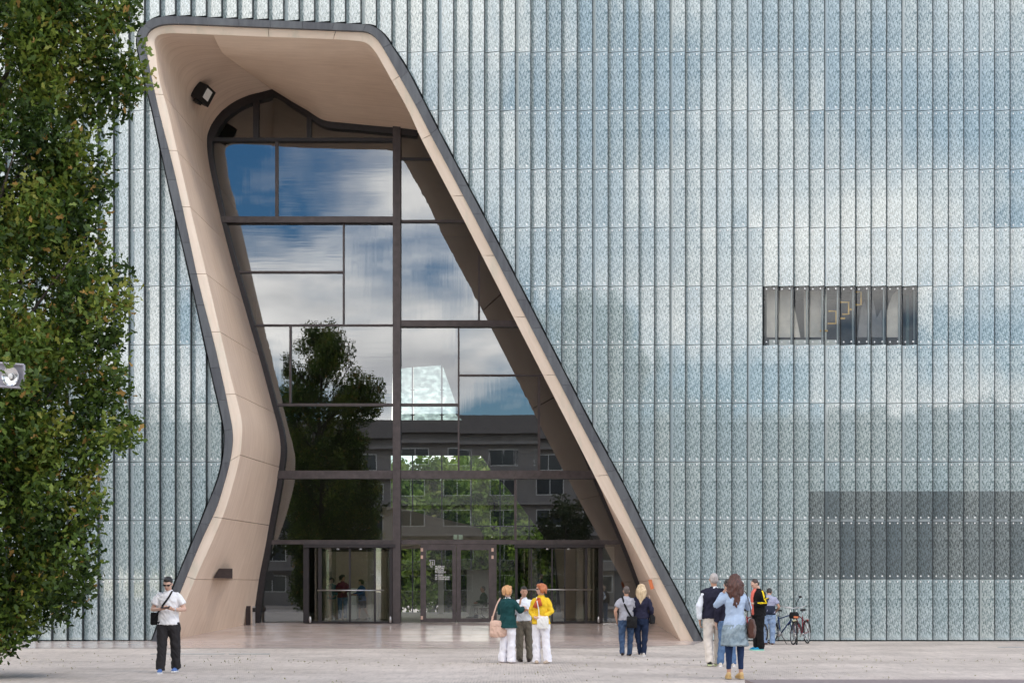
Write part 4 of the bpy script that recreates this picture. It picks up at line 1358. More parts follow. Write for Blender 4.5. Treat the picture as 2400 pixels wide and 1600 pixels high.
            for i in range(22):
                th = R(-12 + 204*i/21)
                x, y = .085*math.cos(th), .015 + .085*math.sin(th)
                L = long_*rg.uniform(.86, 1.05)*(1 - .35*abs(math.cos(th)))
                pts = [H(x*.7, y*.8, .10), H(x*1.12, y*1.15, .0)]
                for j in range(1, 6):
                    f = j/5
                    wob = wav*math.sin(j*1.9 + i*1.3)
                    q = H(x*(1.2 + .35*f - .75*f*f) + wob, .03 + y*1.15 + .02*f, 0) + V((wob*.5, 0, -L*f))
                    q.y = max(q.y, s.up(V((0, .012, min(1.45, q.z)))).y + .085) if q.z < 1.50 and s.turn == 0 else q.y
                    pts.append(q)
                mb.tube(pts, [.022, .025, .024, .025, .022, .018, .006], 7)
            mb.ball(H(0, -.030, .102), (.066, .05, .032), 10, 6, rot=s.HR)
            me = remeshed(mb, .009, 1, .010 if wav else .006, 8)
        return mesh_obj('hair', me, mat, s.T, True)
    def top(s, mat, hem=.93, sleeve=0.55, loose=0.02, name='shirt', flare=0.0, wr=.010, collar=True, open_=False):
        """sleeve: 0 none, .55 short, 1.6 rolled, 2 long"""
        mb = MB()
        p, r = s.torso_pts(loose, .86, 1.435)
        p = [q for q in p]; 
        hp = s.up(V((0, 0, hem)))
        keep = [(q, x) for q, x in zip(p, r) if q.z > hem + .03]
        hx = (.160 if s.fem else .156)*s.g + loose + flare
        pts = [hp] + [q for q, _ in keep] + [s.up(V((0, .012, 1.462)))]
        rad = [(hx, (.116)*s.g + loose + flare)] + [x for _, x in keep] + [(.074, .066)]
        mb.tube(pts, rad, 24)
        if collar: mb.tube([s.up(V((0, .012, 1.44))), s.up(V((0, .010, 1.492)))], [.078, .064], 14)
        for sd in (-1, 1):
            a, b, c = s.arms[sd]
            if sleeve <= 0: continue
            sc_ = (.9 if s.fem else 1.0)
            r0 = (.056*sc_ + loose*.7)
            if sleeve <= 1:
                e = a.lerp(b, sleeve)
                mb.tube([a - V((sd*.10, 0, -.030)), a - V((sd*.03, 0, -.010)), a.lerp(e, .25), a.lerp(e, .6), e], [r0*.72, r0*.90, r0*.98, r0*1.02, r0*1.08], 14)
            else:
                e = b.lerp(c, sleeve - 1)
                el = b + (b - (a+c)/2).normalized()*.004 if (b-(a+c)/2).length > .02 else b
                mb.tube([a - V((sd*.10, 0, -.030)), a - V((sd*.03, 0, -.010)), a.lerp(b, .15), a.lerp(b, .5), el, b.lerp(e, .5), e],
                        [r0*.72, r0*.90, r0*.97, r0*.92, r0*.84, r0*.74, r0*.64], 14)
        me = remeshed(mb, .012, 2, wr, len(s.T.name) + int(hem*100))
        return mesh_obj(name, me, mat, s.T, True)
    def trousers(s, mat, loose=.018, cuff=.07, flare=0.0, waist=.985, name='trousers', wr=.010, cut=0.0):
        mb = MB()
        g_ = s.g
        hw = .166 if s.fem else .158
        mb.tube([V((0, 0, waist)), V((0, 0, .94)), V((0, .006, .88)), V((0, .004, .77))], [(hw*g_-.012+loose*.3, .110*g_+loose*.3), (hw*g_+.004, .120*g_), (hw*g_+.008, .128*g_), (.10*g_, .085*g_)], 22)
        for sd in (-1, 1):
            h, kn, an = s.legs[sd]
            if cut: an = kn.lerp(an, cut)
            else: an = an + V((0, 0, cuff-.085))
            kr = .060 + loose*.75; ar = .040 + loose*.9 + flare
            mb.tube([h + V((0, 0, -.02)), h.lerp(kn, .35), h.lerp(kn, .75), kn, kn.lerp(an, .45), an],
                    [(.092 + loose*.5), (.086 + loose*.6), (.070 + loose*.7), kr, (kr+ar)*.5, ar], 14)
        me = remeshed(mb, .012, 2, wr, 9)
        return mesh_obj(name, me, mat, s.T, True)
    def skirt(s, mat, hem, flare=.04, waist=1.0, name='skirt', wr=.010):
        mb = MB()
        mb.tube([V((0, 0, waist)), V((0, 0, .92)), V((0, 0, (hem+.92)/2)), V((0, 0, hem))], [(.150, .118), (.180, .145), (.186+flare*.6, .150+flare*.6), (.19+flare, .155+flare)], 26)
        me = remeshed(mb, .012, 2, wr, 4)
        return mesh_obj(name, me, mat, s.T, True)
    def shoes(s, mat, sole=None, h=.085, heel=0.0, ln=.27):
        for sd in (-1, 1):
            an = s.legs[sd][2]
            a = s.foot[sd]
            d = V((math.sin(a), -math.cos(a), 0))
            d = Matrix.Rotation(0, 3, 'Z') @ d
            z0 = max(0.0, an.z - .085)
            mb = MB()
            o = V((an.x, an.y, z0))
            mb.tube([o - d*.062 + V((0, 0, .045+heel)), o - d*.045 + V((0, 0, .048+heel)), o + V((0, 0, .052+heel*.9)), o + d*(ln*.32) + V((0, 0, .042+heel*.4)), o + d*(ln*.58) + V((0, 0, .034)), o + d*(ln*.74) + V((0, 0, .028))],
                    [(.026, .034), (.036, .044), (.040, .052), (.043, .040), (.044, .032), (.026, .020)], 12)
            mb.tube([o - V((0, 0, -.06)), o + V((0, 0, h+.02))], [.042, .040], 10)
            me = remeshed(mb, .010, 2)
            for v in me.vertices: v.co.z = max(v.co.z, z0 + .012)
            sh_ = mesh_obj('shoe', me, mat, s.T, True)
            if sole:
                pts = []
                sb = MB()
                for (l, wd) in ((-.068, .030), (-.02, .042), (ln*.3, .046), (ln*.58, .047), (ln*.76, .024)):
                    pts.append((l, wd))
                nrm = V((d.y, -d.x, 0))
                vs = [o + d*l + nrm*wd for l, wd in pts] + [o + d*l - nrm*wd for l, wd in reversed(pts)]
                nv = len(vs)
                sb.add([v_ for v_ in vs] + [v_ + V((0, 0, .026 + heel*.6)) for v_ in vs], [tuple(range(nv)), tuple(range(2*nv-1, nv-1, -1))] + [(i, nv+i, nv+(i+1) % nv, (i+1) % nv) for i in range(nv)])
                sb.build('sole', sole, sh_, fix=True)
    def world(s, p):
        bpy.context.view_layer.update()
        return s.T.matrix_world @ V(p)

def strap(pts, wd, mat, parent, name='strap', th=.006, n=3):
    """flat ribbon through points, smoothed"""
    pts = [V(p) for p in pts]
    dense = []
    for i in range(len(pts)-1):
        for j in range(6):
            u = j/6
            p0, p1, p2, p3 = pts[max(i-1, 0)], pts[i], pts[i+1], pts[min(i+2, len(pts)-1)]
            dense.append(0.5*((2*p1) + (p2-p0)*u + (2*p0-5*p1+4*p2-p3)*u*u + (3*p1-p0-3*p2+p3)*u**3))
    dense.append(pts[-1])
    return MB().tube(dense, [(wd/2, th)]*len(dense), 8).build(name, mat, parent, True)
def bag_mesh(w_, d_, h_, vox=.012, soft=.01, sag=0.0):
    mb = MB()
    mb.tube([V((0, 0, 0)), V((0, 0, h_*.2)), V((0, 0, h_*.7)), V((0, 0, h_))], [(w_*.46, d_*.42), (w_*.52, d_*.55), (w_*.5, d_*.5), (w_*.42, d_*.30)], 20)
    me = remeshed(mb, vox, 3, soft, 2)
    # square the outline a little
    for v in me.vertices:
        v.co.x = math.copysign(min(abs(v.co.x), w_*.47), v.co.x); v.co.z -= sag*(1-(2*v.co.x/w_)**2)
    return me
def held(name, label, cat, s, p, rz=0.0):
    """a carried thing with its own origin, in the frame of person s"""
    q = s.world(p)
    T = empty(name, q, s.T.rotation_euler.z + rz)
    T.scale = s.T.scale
    tag(T, label, cat)
    return T

def stand(px, py): return ground_at(px, py)

# ---- 1 man with phone, white T-shirt
m = Person('man in white T-shirt and sunglasses walking with eyes on his phone', stand(395, 1576), R(2), 1.86, 'fair', bend=.02)
m.head(.025, .035, R(24), R(-6))
m.leg(-1, (-.105, -.06, .50), (-.13, -.10, .085), foot=R(6)); m.leg(1, (.12, .02, .50), (.115, .10, .10), foot=R(-6))
m.arm(-1, (-.285, -.02, 1.14), (-.10, -.25, 1.15), (.75, -.55, .12), (.2, .5, .8))
m.arm(1, (.29, .0, 1.14), (.13, -.25, 1.145), (-.75, -.5, .2), (-.2, .5, .8))
m.build_body(); m.face(True); m.hair('short', hairmat('black_hair', (.008, .007, .007), (.022, .018, .016)))
m.top(mk('white_cotton', (.80, .80, .82), var=.03), .875, .62, .026, 't_shirt', .012)
m.trousers(mk('charcoal_cotton', (.028, .026, .028)), .030, .06, .012)
m.shoes(mk('blue_trainers', (.10, .18, .42)), mk('white_sole', (.72, .72, .72)))
w_ = MB().tube([V((.155, -.205, 1.145)), V((.140, -.232, 1.145))], .034, 10).build('wristwatch', M['steel'], m.T, True)
ph = held('phone', 'black phone in the hands of the man in white T-shirt', 'phone', m, (.005, -.325, 1.185))
MB().obox((0, 0, 0), .15, .075, .010, Matrix.Rotation(R(25), 3, 'X')).build('case', M['black'], ph)
bg_ = held('shoulder_bag', 'small black shoulder bag at the hip of the man in white T-shirt', 'bag', m, (-.245, .03, .87))
mesh_obj('pouch', bag_mesh(.17, .11, .21), mk('black_nylon', (.012, .012, .013)), bg_, True)
q = V((-.245, .03, .87))
strap([V((.075, -.045, 1.475))-q, V((.03, -.150, 1.36))-q, V((-.07, -.158, 1.22))-q, V((-.165, -.125, 1.09))-q, V((-.225, -.03, 1.0))-q, V((-.24, .02, .95))-q], .034, MK['black_nylon'], bg_)

# ---- 2 trio: woman in dark green, seen from behind and to the side, reaching right
w1 = Person('woman with strawberry blonde bob in dark green cardigan and white trousers, back turned', stand(1190, 1553), R(145), 1.68, 'fair', fem=True, girth=1.04)
w1.head(0, 0, R(2), R(-25))
w1.arm(-1, (-.27, -.12, 1.17), (-.16, -.38, 1.25), (.1, -.9, .25), (.3, 0, -.6))
w1.arm(1, (.22, .00, 1.14), (.15, -.22, 1.22), (-.1, -.6, .7), (-.5, 0, .2))
w1.leg(-1, (-.09, -.02, .50), (-.10, .0, .085)); w1.leg(1, (.10, -.01, .50), (.13, .03, .085))
w1.build_body(); w1.face(); w1.hair('bob', hairmat('strawberry_blonde_hair', (.42, .19, .07), (.70, .40, .19)))
w1.top(mk('dark_green_knit', (.010, .055, .058)), .80, 1.85, .030, 'cardigan', .035)
MB().tube([w1.up(V((0, .012, 1.45))), w1.up(V((0, .012, 1.485)))], [.082, .070], 14).build('scarf', mk('white_scarf', (.75, .72, .72)), w1.T, True)
w1.trousers(mk('white_linen', (.82, .81, .86), var=.03), .030, .03, .030)
w1.shoes(mk('pale_pink_shoes', (.66, .52, .48)))
hb_ = held('handbag', 'blush leather handbag with flap hanging behind the woman in green', 'handbag', w1, (.16, .15, .62), R(-135))
mesh_obj('body', bag_mesh(.40, .20, .30, .013, .012, .03), mk('blush_leather', (.62, .42, .33), rough=.4), hb_, True)
me = bag_mesh(.30, .21, .15, .012, .006); fl_ = mesh_obj('flap', me, MK['blush_leather'], hb_, True); fl_.location = (-.04, .012, .19)
for dx in (-.17, .15):
    strap([(dx, .0, .24), (dx*.8+.02, -.03, .45), (dx*.55+.06, -.03, .70), (dx*.25+.10, .02, .85)], .034, MK['blush_leather'], hb_)

# ---- 3 man with folded arms in white shirt
m2 = Person('dark haired man in white shirt and olive trousers, hand at his chin', stand(1228, 1550), R(6), 1.66, 'tan', girth=1.0)
m2.head(.0, .02, R(6), R(4))
m2.arm(-1, (-.25, -.05, 1.14), (-.115, -.20, 1.36), (.15, -.15, .95), (.6, -.5, -.1))
m2.arm(1, (.27, -.03, 1.16), (.05, -.225, 1.21), (-.9, -.1, .1), (0, .8, .2))
m2.leg(-1, (-.10, -.02, .50), (-.11, -.02, .085), foot=R(12)); m2.leg(1, (.11, -.02, .50), (.135, -.03, .085), foot=R(-16))
m2.build_body(); m2.face(); m2.hair('short', hairmat('dark_brown_hair', (.012, .010, .009), (.035, .028, .024)))
m2.top(mk('white_shirt', (.74, .78, .84), var=.04), .955, 1.9, .018, 'shirt', 0.0)
m2.trousers(mk('olive_wool', (.135, .120, .095)), .028, .05, .006, 1.03)
m2.shoes(mk('dark_brown_leather', (.022, .014, .012), rough=.4))

# ---- 4 woman in yellow
w2 = Person('red haired woman in yellow cardigan and white trousers with orange neck scarf', stand(1268, 1554), R(-20), 1.72, 'fair', fem=True, girth=1.0)
w2.head(.0, .01, R(3), R(-52))
w2.arm(-1, (-.225, -.02, 1.13), (-.06, -.205, 1.00), (.85, -.35, -.2), (0, .8, .2))
w2.arm(1, (.235, .0, 1.13), (.12, -.20, 1.015), (-.9, -.2, -.1), (0, .8, .2))
w2.leg(-1, (-.10, -.02, .50), (-.10, -.02, .085), foot=R(22)); w2.leg(1, (.115, -.02, .50), (.165, -.01, .085), foot=R(-6))
w2.build_body(); w2.face(True); w2.hair('bob', hairmat('copper_red_hair', (.34, .09, .03), (.58, .21, .08)))
w2.top(mk('yellow_knit', (.78, .52, .035), var=.08), .875, 1.82, .026, 'cardigan', .022)
w2.trousers(mk('white_linen', (.82, .81, .86)), .024, .035, .024)
w2.shoes(mk('beige_shoes', (.45, .36, .28)))
sb_ = MB()
sb_.tube([(-.02, -.115, 1.43), (-.05, -.150, 1.34), (-.085, -.165, 1.22)], [(.03, .012), (.045, .012), (.055, .008)], 10)
sb_.tube([(.0, -.115, 1.43), (.02, -.150, 1.35), (.045, -.165, 1.26)], [(.03, .012), (.04, .012), (.045, .008)], 10)
sb_.ball((-.01, -.122, 1.42), (.04, .025, .03))
sb_.build('neck_scarf', mk('rust_silk', (.50, .10, .035), rough=.5), w2.T, True)
wb = held('handbag', 'flat white crossbody bag in front of the woman in yellow', 'handbag', w2, (.115, -.215, .77))
mesh_obj('body', bag_mesh(.27, .09, .27, .012, .006), mk('white_leather', (.78, .77, .74), rough=.4), wb, True)
q = V((.115, -.215, .77))
strap([V((-.085, -.06, 1.455))-q, V((-.03, -.168, 1.34))-q, V((.01, -.185, 1.18))-q, V((.03, -.215, 1.04))-q, V((-.07, 0, .25))], .022, MK['white_leather'], wb)

# ---- 5, 6 couple walking to the doors
m3 = Person('man in grey T-shirt and jeans walking towards the doors beside a blonde woman', stand(1468, 1537), R(184), 1.68, 'tan', girth=1.04)
m3.leg(-1, (-.11, -.05, .50), (-.10, -.12, .085), foot=R(6)); m3.leg(1, (.115, -.0, .51), (.12, .14, .10), foot=R(-10))
m3.arm(1, (.285, .05, 1.12), (.235, -.06, .89)); m3.arm(-1, (-.28, .05, 1.12), (-.20, -.13, .98))
m3.build_body(); m3.hair('crop', hairmat('greying_brown_hair', (.07, .052, .045), (.15, .12, .105)))
m3.top(mk('grey_marl', (.36, .36, .40)), .90, .60, .024, 't_shirt', .006)
m3.trousers(mk('indigo_denim', (.028, .055, .115), c2=(.060, .10, .18)), .016, .05, .004)
m3.shoes(mk('dark_brown_leather', (.022, .014, .012)))
b3 = held('messenger_bag', 'black messenger bag across the back of the man in grey T-shirt', 'bag', m3, (-.115, .165, .72), R(-6))
mesh_obj('pouch', bag_mesh(.27, .12, .27), MK['black_nylon'], b3, True)
q = V((-.115, .165, .72))
strap([V((.12, .02, 1.49))-q, V((.105, .125, 1.42))-q, V((.06, .172, 1.28))-q, V((-.01, .165, 1.13))-q, V((-.07, .175, 1.03))-q, V((-.105, .17, .96))-q], .046, MK['black_nylon'], b3)

w3 = Person('woman with long blonde hair in navy jacket and dark jeans beside the man in grey', stand(1503, 1537), R(172), 1.72, 'fair', fem=True, girth=1.02)
w3.leg(-1, (-.085, -.02, .50), (-.06, .02, .085), foot=R(4)); w3.leg(1, (.09, -.06, .51), (.03, -.08, .085), foot=R(50))
w3.arm(-1, (-.255, .06, 1.13), (-.215, -.09, .94)); w3.arm(1, (.23, .04, 1.13), (.19, -.10, .93))
w3.build_body(); w3.hair('long', hairmat('pale_blonde_hair', (.42, .30, .17), (.72, .56, .36)), .36)
w3.top(mk('navy_jacket', (.020, .020, .042)), .92, 1.88, .026, 'jacket', .004)
w3.trousers(mk('dark_denim', (.014, .024, .055)), .010, .05, .0)
w3.shoes(mk('white_trainers', (.68, .62, .56)), mk('white_sole', (.72, .72, .72)))
b4 = held('shoulder_bag', 'dark shoulder bag with pale strap carried by the blonde woman', 'bag', w3, (-.26, -.02, .80), R(70))
mesh_obj('pouch', bag_mesh(.24, .09, .20), MK['black_nylon'], b4, True)
strap([V((0, .0, .18)), V((.03, .02, .38)), V((.05, -.04, .60)), V((.02, -.07, .68))], .02, MK['blush_leather'], b4)

# ---- 7 tall grey haired man in vest
m4 = Person('grey haired man in navy vest over white sleeves and cream trousers, back turned', stand(1673, 1560), R(183), 1.94, 'tan', girth=1.08, sh=1.02)
m4.leg(-1, (-.105, -.07, .51), (-.11, -.16, .085), foot=R(4)); m4.leg(1, (.11, .0, .50), (.10, .12, .10), foot=R(-8))
m4.arm(1, (.285, .03, 1.12), (.265, -.02, .86)); m4.arm(-1, (-.28, .02, 1.13), (-.20, -.20, 1.02))
m4.build_body(); m4.hair('crop', hairmat('grey_hair', (.30, .27, .26), (.52, .48, .46)))
m4.top(mk('white_shirt', (.74, .78, .84)), .97, 1.9, .016, 'shirt')
m4.top(mk('navy_vest', (.018, .018, .035)), .90, .06, .046, 'vest', .006)
m4.trousers(mk('cream_cotton', (.66, .60, .54), var=.04), .026, .045, .008)
m4.shoes(mk('black_trainers', (.03, .032, .030)), mk('lime_sole', (.55, .62, .35)))

# ---- 8 person mostly hidden behind the woman in denim
m5 = Person('person in dark top and blue jeans mostly hidden behind the woman in denim', stand(1706, 1561), R(186), 1.82, 'fair')
m5.leg(1, (.10, -.04, .50), (.16, .02, .085)); m5.leg(-1, (-.08, -.02, .50), (-.09, .04, .085))
m5.build_body(.012); m5.hair('crop', hairmat('dark_brown_hair', (.012, .010, .009), (.035, .028, .024)))
m5.top(mk('navy_vest', (.018, .018, .035)), .92, 1.9, .024, 'jacket')
m5.trousers(mk('blue_denim', (.075, .14, .27), c2=(.12, .20, .34)), .018, .05, .008)
m5.shoes(mk('white_trainers', (.68, .62, .56)), mk('white_sole', (.72, .72, .72)))

# ---- 9 woman taking a picture
w4 = Person('woman with long wavy brown hair and denim jacket tied at her waist, taking a photo', stand(1722, 1591), R(184), 1.86, 'tan', fem=True, girth=.94)
w4.head(.0, .0, R(2), 0)
w4.leg(-1, (-.10, -.01, .52), (-.105, .0, .10), foot=R(6)); w4.leg(1, (.095, -.01, .52), (.10, .0, .10), foot=R(-6))
w4.arm(1, (.285, -.10, 1.24), (.105, -.24, 1.50), (-.35, -.3, .85), (-.3, .3, -.3)); w4.arm(-1, (-.265, -.10, 1.20), (-.09, -.26, 1.46), (.35, -.3, .85), (.3, .3, -.3))
w4.build_body(); w4.hair('long', hairmat('chestnut_brown_hair', (.040, .014, .010), (.115, .042, .028)), .44, .018)
w4.top(mk('pale_blue_chambray', (.42, .53, .70), var=.06), .83, 1.72, .026, 'shirt', .02, .007)
w4.trousers(mk('navy_leggings', (.016, .032, .085)), .004, .155, -.004, name='leggings', wr=.003)
sk_ = w4.skirt(mk('washed_denim', (.20, .27, .32), var=.22, scale=9, c2=(.34, .42, .47)), .57, .035, .90, 'tied_jacket', .016)
w4.shoes(mk('straw_shoes', (.60, .42, .20)), mk('straw_sole', (.52, .36, .16)), .03, .02)
cm = held('phone', 'phone held up in front of her face by the woman in denim', 'phone', w4, (.0, -.34, 1.60))
MB().obox((0, 0, 0), .15, .01, .075).build('case', M['black'], cm)
for i in range(2): 
    MB().tube([(.118+.012*i, -.225, 1.455-.02*i), (.125+.012*i, -.218, 1.440-.02*i)], .031, 10).build('bracelet', mk('amber_beads', (.65, .33, .06), rough=.4) if i else MK['white_leather'], w4.T, True)
b5 = held('handbag', 'brown leather shoulder bag on the right side of the woman in denim', 'handbag', w4, (-.275, .04, .70), R(75))
mesh_obj('pouch', bag_mesh(.30, .13, .30), mk('brown_leather', (.085, .040, .030), rough=.4), b5, True)
q = V((-.275, .04, .70))
strap([(0.0, 0, .26), (.0, -.02, .5), (-.03, -.07, .70), (-.04, -.12, .78)], .03, mk('dark_leather', (.04, .022, .018), rough=.4), b5)
strap([(0.05, 0, .26), (.05, -.02, .5), (.03, -.07, .70), (.02, -.12, .78)], .03, MK['dark_leather'], b5)

# ---- 10 man in black tracksuit jacket looking at phone, seen from his left side
m6 = Person('man in black jacket with yellow sleeve stripe and coral shirt reading his phone', stand(1778, 1523), R(-72), 1.90, 'fair', bend=.05, girth=1.02)
m6.head(.03, .055, R(32), 0)
m6.arm(1, (.255, .03, 1.13), (.13, -.235, 1.13), (-.3, -.9, .15), (-.5, 0, .6)); m6.arm(-1, (-.25, .03, 1.13), (-.10, -.26, 1.13), (.3, -.9, .15), (.5, 0, .6))
m6.build_body(); m6.face(); m6.hair('crop', hairmat('brown_hair', (.030, .016, .012), (.075, .045, .034)))
m6.top(mk('black_jersey', (.008, .008, .009), var=.2), .84, 1.88, .034, 'jacket', .02)
cf = MB()
p_, r_ = m6.torso_pts(.0)
for z in (.86, 1.0, 1.15, 1.3, 1.43): pass
cf.tube([m6.up(V((0, -.152, .85))), m6.up(V((0, -.158, 1.05))), m6.up(V((0, -.166, 1.25))), m6.up(V((0, -.138, 1.38))), m6.up(V((0, -.072, 1.475)))], [(.055, .018), (.058, .018), (.062, .02), (.07, .03), (.07, .03)], 10)
cf.build('coral_shirt', mk('coral_cotton', (.72, .17, .13)), m6.T, True)
sa, sb2, sc2 = m6.arms[1]
o_ = V((.062, 0, 0))
stp = [sa + V((.04, 0, .066)), sa + V((.078, 0, .02)), sa.lerp(sb2, .5) + V((.080, .0, 0)), sb2 + V((.072, .01, .01)), sb2.lerp(sc2, .35) + V((.066, -.005, .012)), sb2.lerp(sc2, .82) + V((.052, -.0, .0))]
MB().tube(stp, [(.008, .024)]*len(stp), 8, side=(1, .15, 0)).build('sleeve_stripe', mk('yellow_tape', (.80, .58, .02)), m6.T, True)
tm = text_mesh('~~', .11, (0, 0, 0), MK['yellow_tape'], 'sleeve_script', m6.T, 'CENTER', .004)
tm.location = sa.lerp(sb2, .62) + V((.098, .03, 0)); tm.rotation_euler = (R(90), R(-20), R(90))
m6.trousers(mk('black_jersey', (.008, .008, .009)), .032, .04, .012)
m6.shoes(mk('turquoise_trainers', (.02, .25, .46)), mk('mint_sole', (.30, .70, .55)))
p6 = held('phone', 'dark phone in the hand of the man in black jacket', 'phone', m6, (.0, -.40, 1.175))
MB().obox((0, 0, 0), .075, .15, .010, Matrix.Rotation(R(20), 3, 'X')).build('case', M['black'], p6)

# ---- 11 cyclist with a backpack behind him
m7 = Person('cyclist in jeans with a number on the back of his jersey, stooping by the bicycles', stand(1802, 1510), R(165), 1.68, 'tan', bend=.10)
m7.head(.05, .06, R(30), 0)
m7.arm(-1, (-.30, -.02, 1.14), (-.22, -.20, 1.02)); m7.arm(1, (.28, -.03, 1.14), (.18, -.25, 1.05))
m7.build_body(.012); m7.hair('crop', hairmat('black_hair', (.008, .007, .007), (.022, .018, .016)))
m7.top(mk('lilac_grey_jersey', (.33, .34, .46)), .93, .62, .028, 'jersey', .01)
mb_ = MB().tube([m7.up(V((0, .006, .90))), m7.up(V((0, .006, 1.0))), m7.up(V((0, .008, 1.16)))], [(.196, .157), (.190, .150), (.192, .148)], 20)
mb_.build('jersey_hem', mk('navy_jersey', (.02, .026, .045)), m7.T, True)
tn_ = text_mesh('7', .26, m7.up(V((.04, .163, 1.22))) + V((0, .012, 0)), mk('navy_jersey', (.02, .026, .045)), 'number', m7.T, 'CENTER', .004, rot=(R(84), 0, R(180)))
m7.trousers(mk('faded_denim', (.19, .28, .45), c2=(.30, .40, .56)), .028, .05, .006)
m7.shoes(mk('rust_leather', (.14, .045, .025)))

# ---- people inside, behind the glass
def inside_at(px, y): return V((P(px, 0, y).x, y, ZG))
a1 = Person('woman in teal top and cropped beige trousers standing behind the left revolving door', inside_at(777, 9.8), R(10), 1.60, 'tan', fem=True)
a1.arm(-1, (-.23, 0, 1.13), (-.12, -.2, 1.02)); a1.arm(1, (.23, 0, 1.13), (.12, -.2, 1.0))
a1.build_body(.012); a1.face(); a1.hair('bob', hairmat('black_hair', (.008, .007, .007), (.022, .018, .016)))
a1.top(mk('teal_jersey', (.06, .16, .19)), .86, 1.85, .025, 'jacket', .02); a1.trousers(mk('beige_cotton', (.46, .39, .31)), .024, .05, .01, cut=.62); a1.shoes(mk('white_trainers', (.68, .62, .56)))
a2 = Person('curly haired woman in plum and pink top and jeans looking aside behind the door', inside_at(803, 9.8), R(12), 1.70, 'tan', fem=True)
a2.head(0, 0, 0, R(45)); a2.arm(-1, (-.23, 0, 1.13), (-.06, -.2, 1.12)); a2.arm(1, (.23, 0, 1.13), (.06, -.2, 1.1))
a2.build_body(.012); a2.face(); a2.hair('bob', hairmat('dark_brown_hair', (.012, .010, .009), (.035, .028, .024)))
a2.top(mk('plum_jersey', (.16, .03, .06)), .88, 1.85, .025, 'cardigan', .02); a2.trousers(mk('blue_denim', (.075, .14, .27)), .014, .05, .0); a2.shoes(mk('white_trainers', (.68, .62, .56)))
a3 = Person('woman in blue top and dark skirt pushing the right wing of the left door', inside_at(849, 9.6), R(-50), 1.52, 'tan', fem=True, bend=.10)
a3.arm(-1, (-.22, -.12, 1.15), (-.14, -.40, 1.10)); a3.arm(1, (.22, -.12, 1.15), (.14, -.40, 1.10))
a3.leg(-1, (-.09, -.06, .5), (-.10, -.10, .085)); a3.leg(1, (.09, .08, .5), (.10, .30, .11))
a3.build_body(.012); a3.face(); a3.hair('bob', hairmat('dark_brown_hair', (.012, .010, .009), (.035, .028, .024)))
a3.top(mk('royal_blue_jersey', (.03, .10, .27)), .84, 1.85, .025, 'jacket', .02); a3.skirt(mk('black_skirt', (.012, .012, .014)), .55, .0); a3.shoes(mk('dark_brown_leather', (.022, .014, .012)))
a4 = Person('man in blue shirt standing behind the right revolving door', inside_at(1266, 10.5), R(95), 1.78, 'tan')
a4.arm(-1, (-.24, 0, 1.15), (-.12, -.22, 1.15)); a4.build_body(.012); a4.hair('crop', hairmat('black_hair', (.008, .007, .007), (.022, .018, .016)))
a4.top(mk('royal_blue_jersey', (.03, .10, .27)), .92, 1.8, .02); a4.trousers(MK['black_jersey'], .02); a4.shoes(MK['dark_brown_leather'])
# seated person in a wheelchair behind the double door
a5 = Person('seated person in green top and grey trousers inside behind the double door', inside_at(1134, 12.5) - V((0, 0, .46)), R(-75), 1.74, 'tan', bend=.05)
for sd in (-1, 1):
    a5.leg(sd, (sd*.11, -.44, .93), (sd*.11, -.50, .565), foot=0)
    a5.arm(sd, (sd*.26, -.06, 1.16), (sd*.12, -.30, 1.10))
a5.build_body(.012); a5.hair('crop', hairmat('dark_brown_hair', (.012, .010, .009), (.035, .028, .024)))
a5.top(mk('green_jersey', (.035, .085, .018)), .93, 1.85, .024)
a5.trousers(mk('grey_wool', (.33, .34, .33)), .022, .07)
a5.shoes(MK['dark_brown_leather'])
wc = empty('wheelchair', inside_at(1138, 12.5), R(-75))
tag(wc, 'dark wheelchair carrying the seated person behind the double door', 'wheelchair')
for sd in (-1, 1):
    ring = [V((sd*.29, .05 + .3*math.cos(t_), .31 + .3*math.sin(t_))) for t_ in np.linspace(0, 2*math.pi, 29)]
    wh = MB().tube(ring, .016, 6).build('wheel', M['black'], wc, True)
    MB().tube([V((sd*.22, -.42, .09 + .001)), V((sd*.24, -.42, .09))], .085, 12).build('castor', M['black'], wc, True)
    MB().tube([V((sd*.25, .26, .95)), V((sd*.25, .22, .45)), V((sd*.25, -.32, .45)), V((sd*.22, -.46, .12))], .014, 6).build('frame_tube', M['steel'], wc, True)
MB().box(-.24, .24, -.30, .22, .40, .455).build('seat', M['black'], wc)
MB().box(-.24, .24, .21, .25, .46, .92).build('backrest', M['black'], wc)

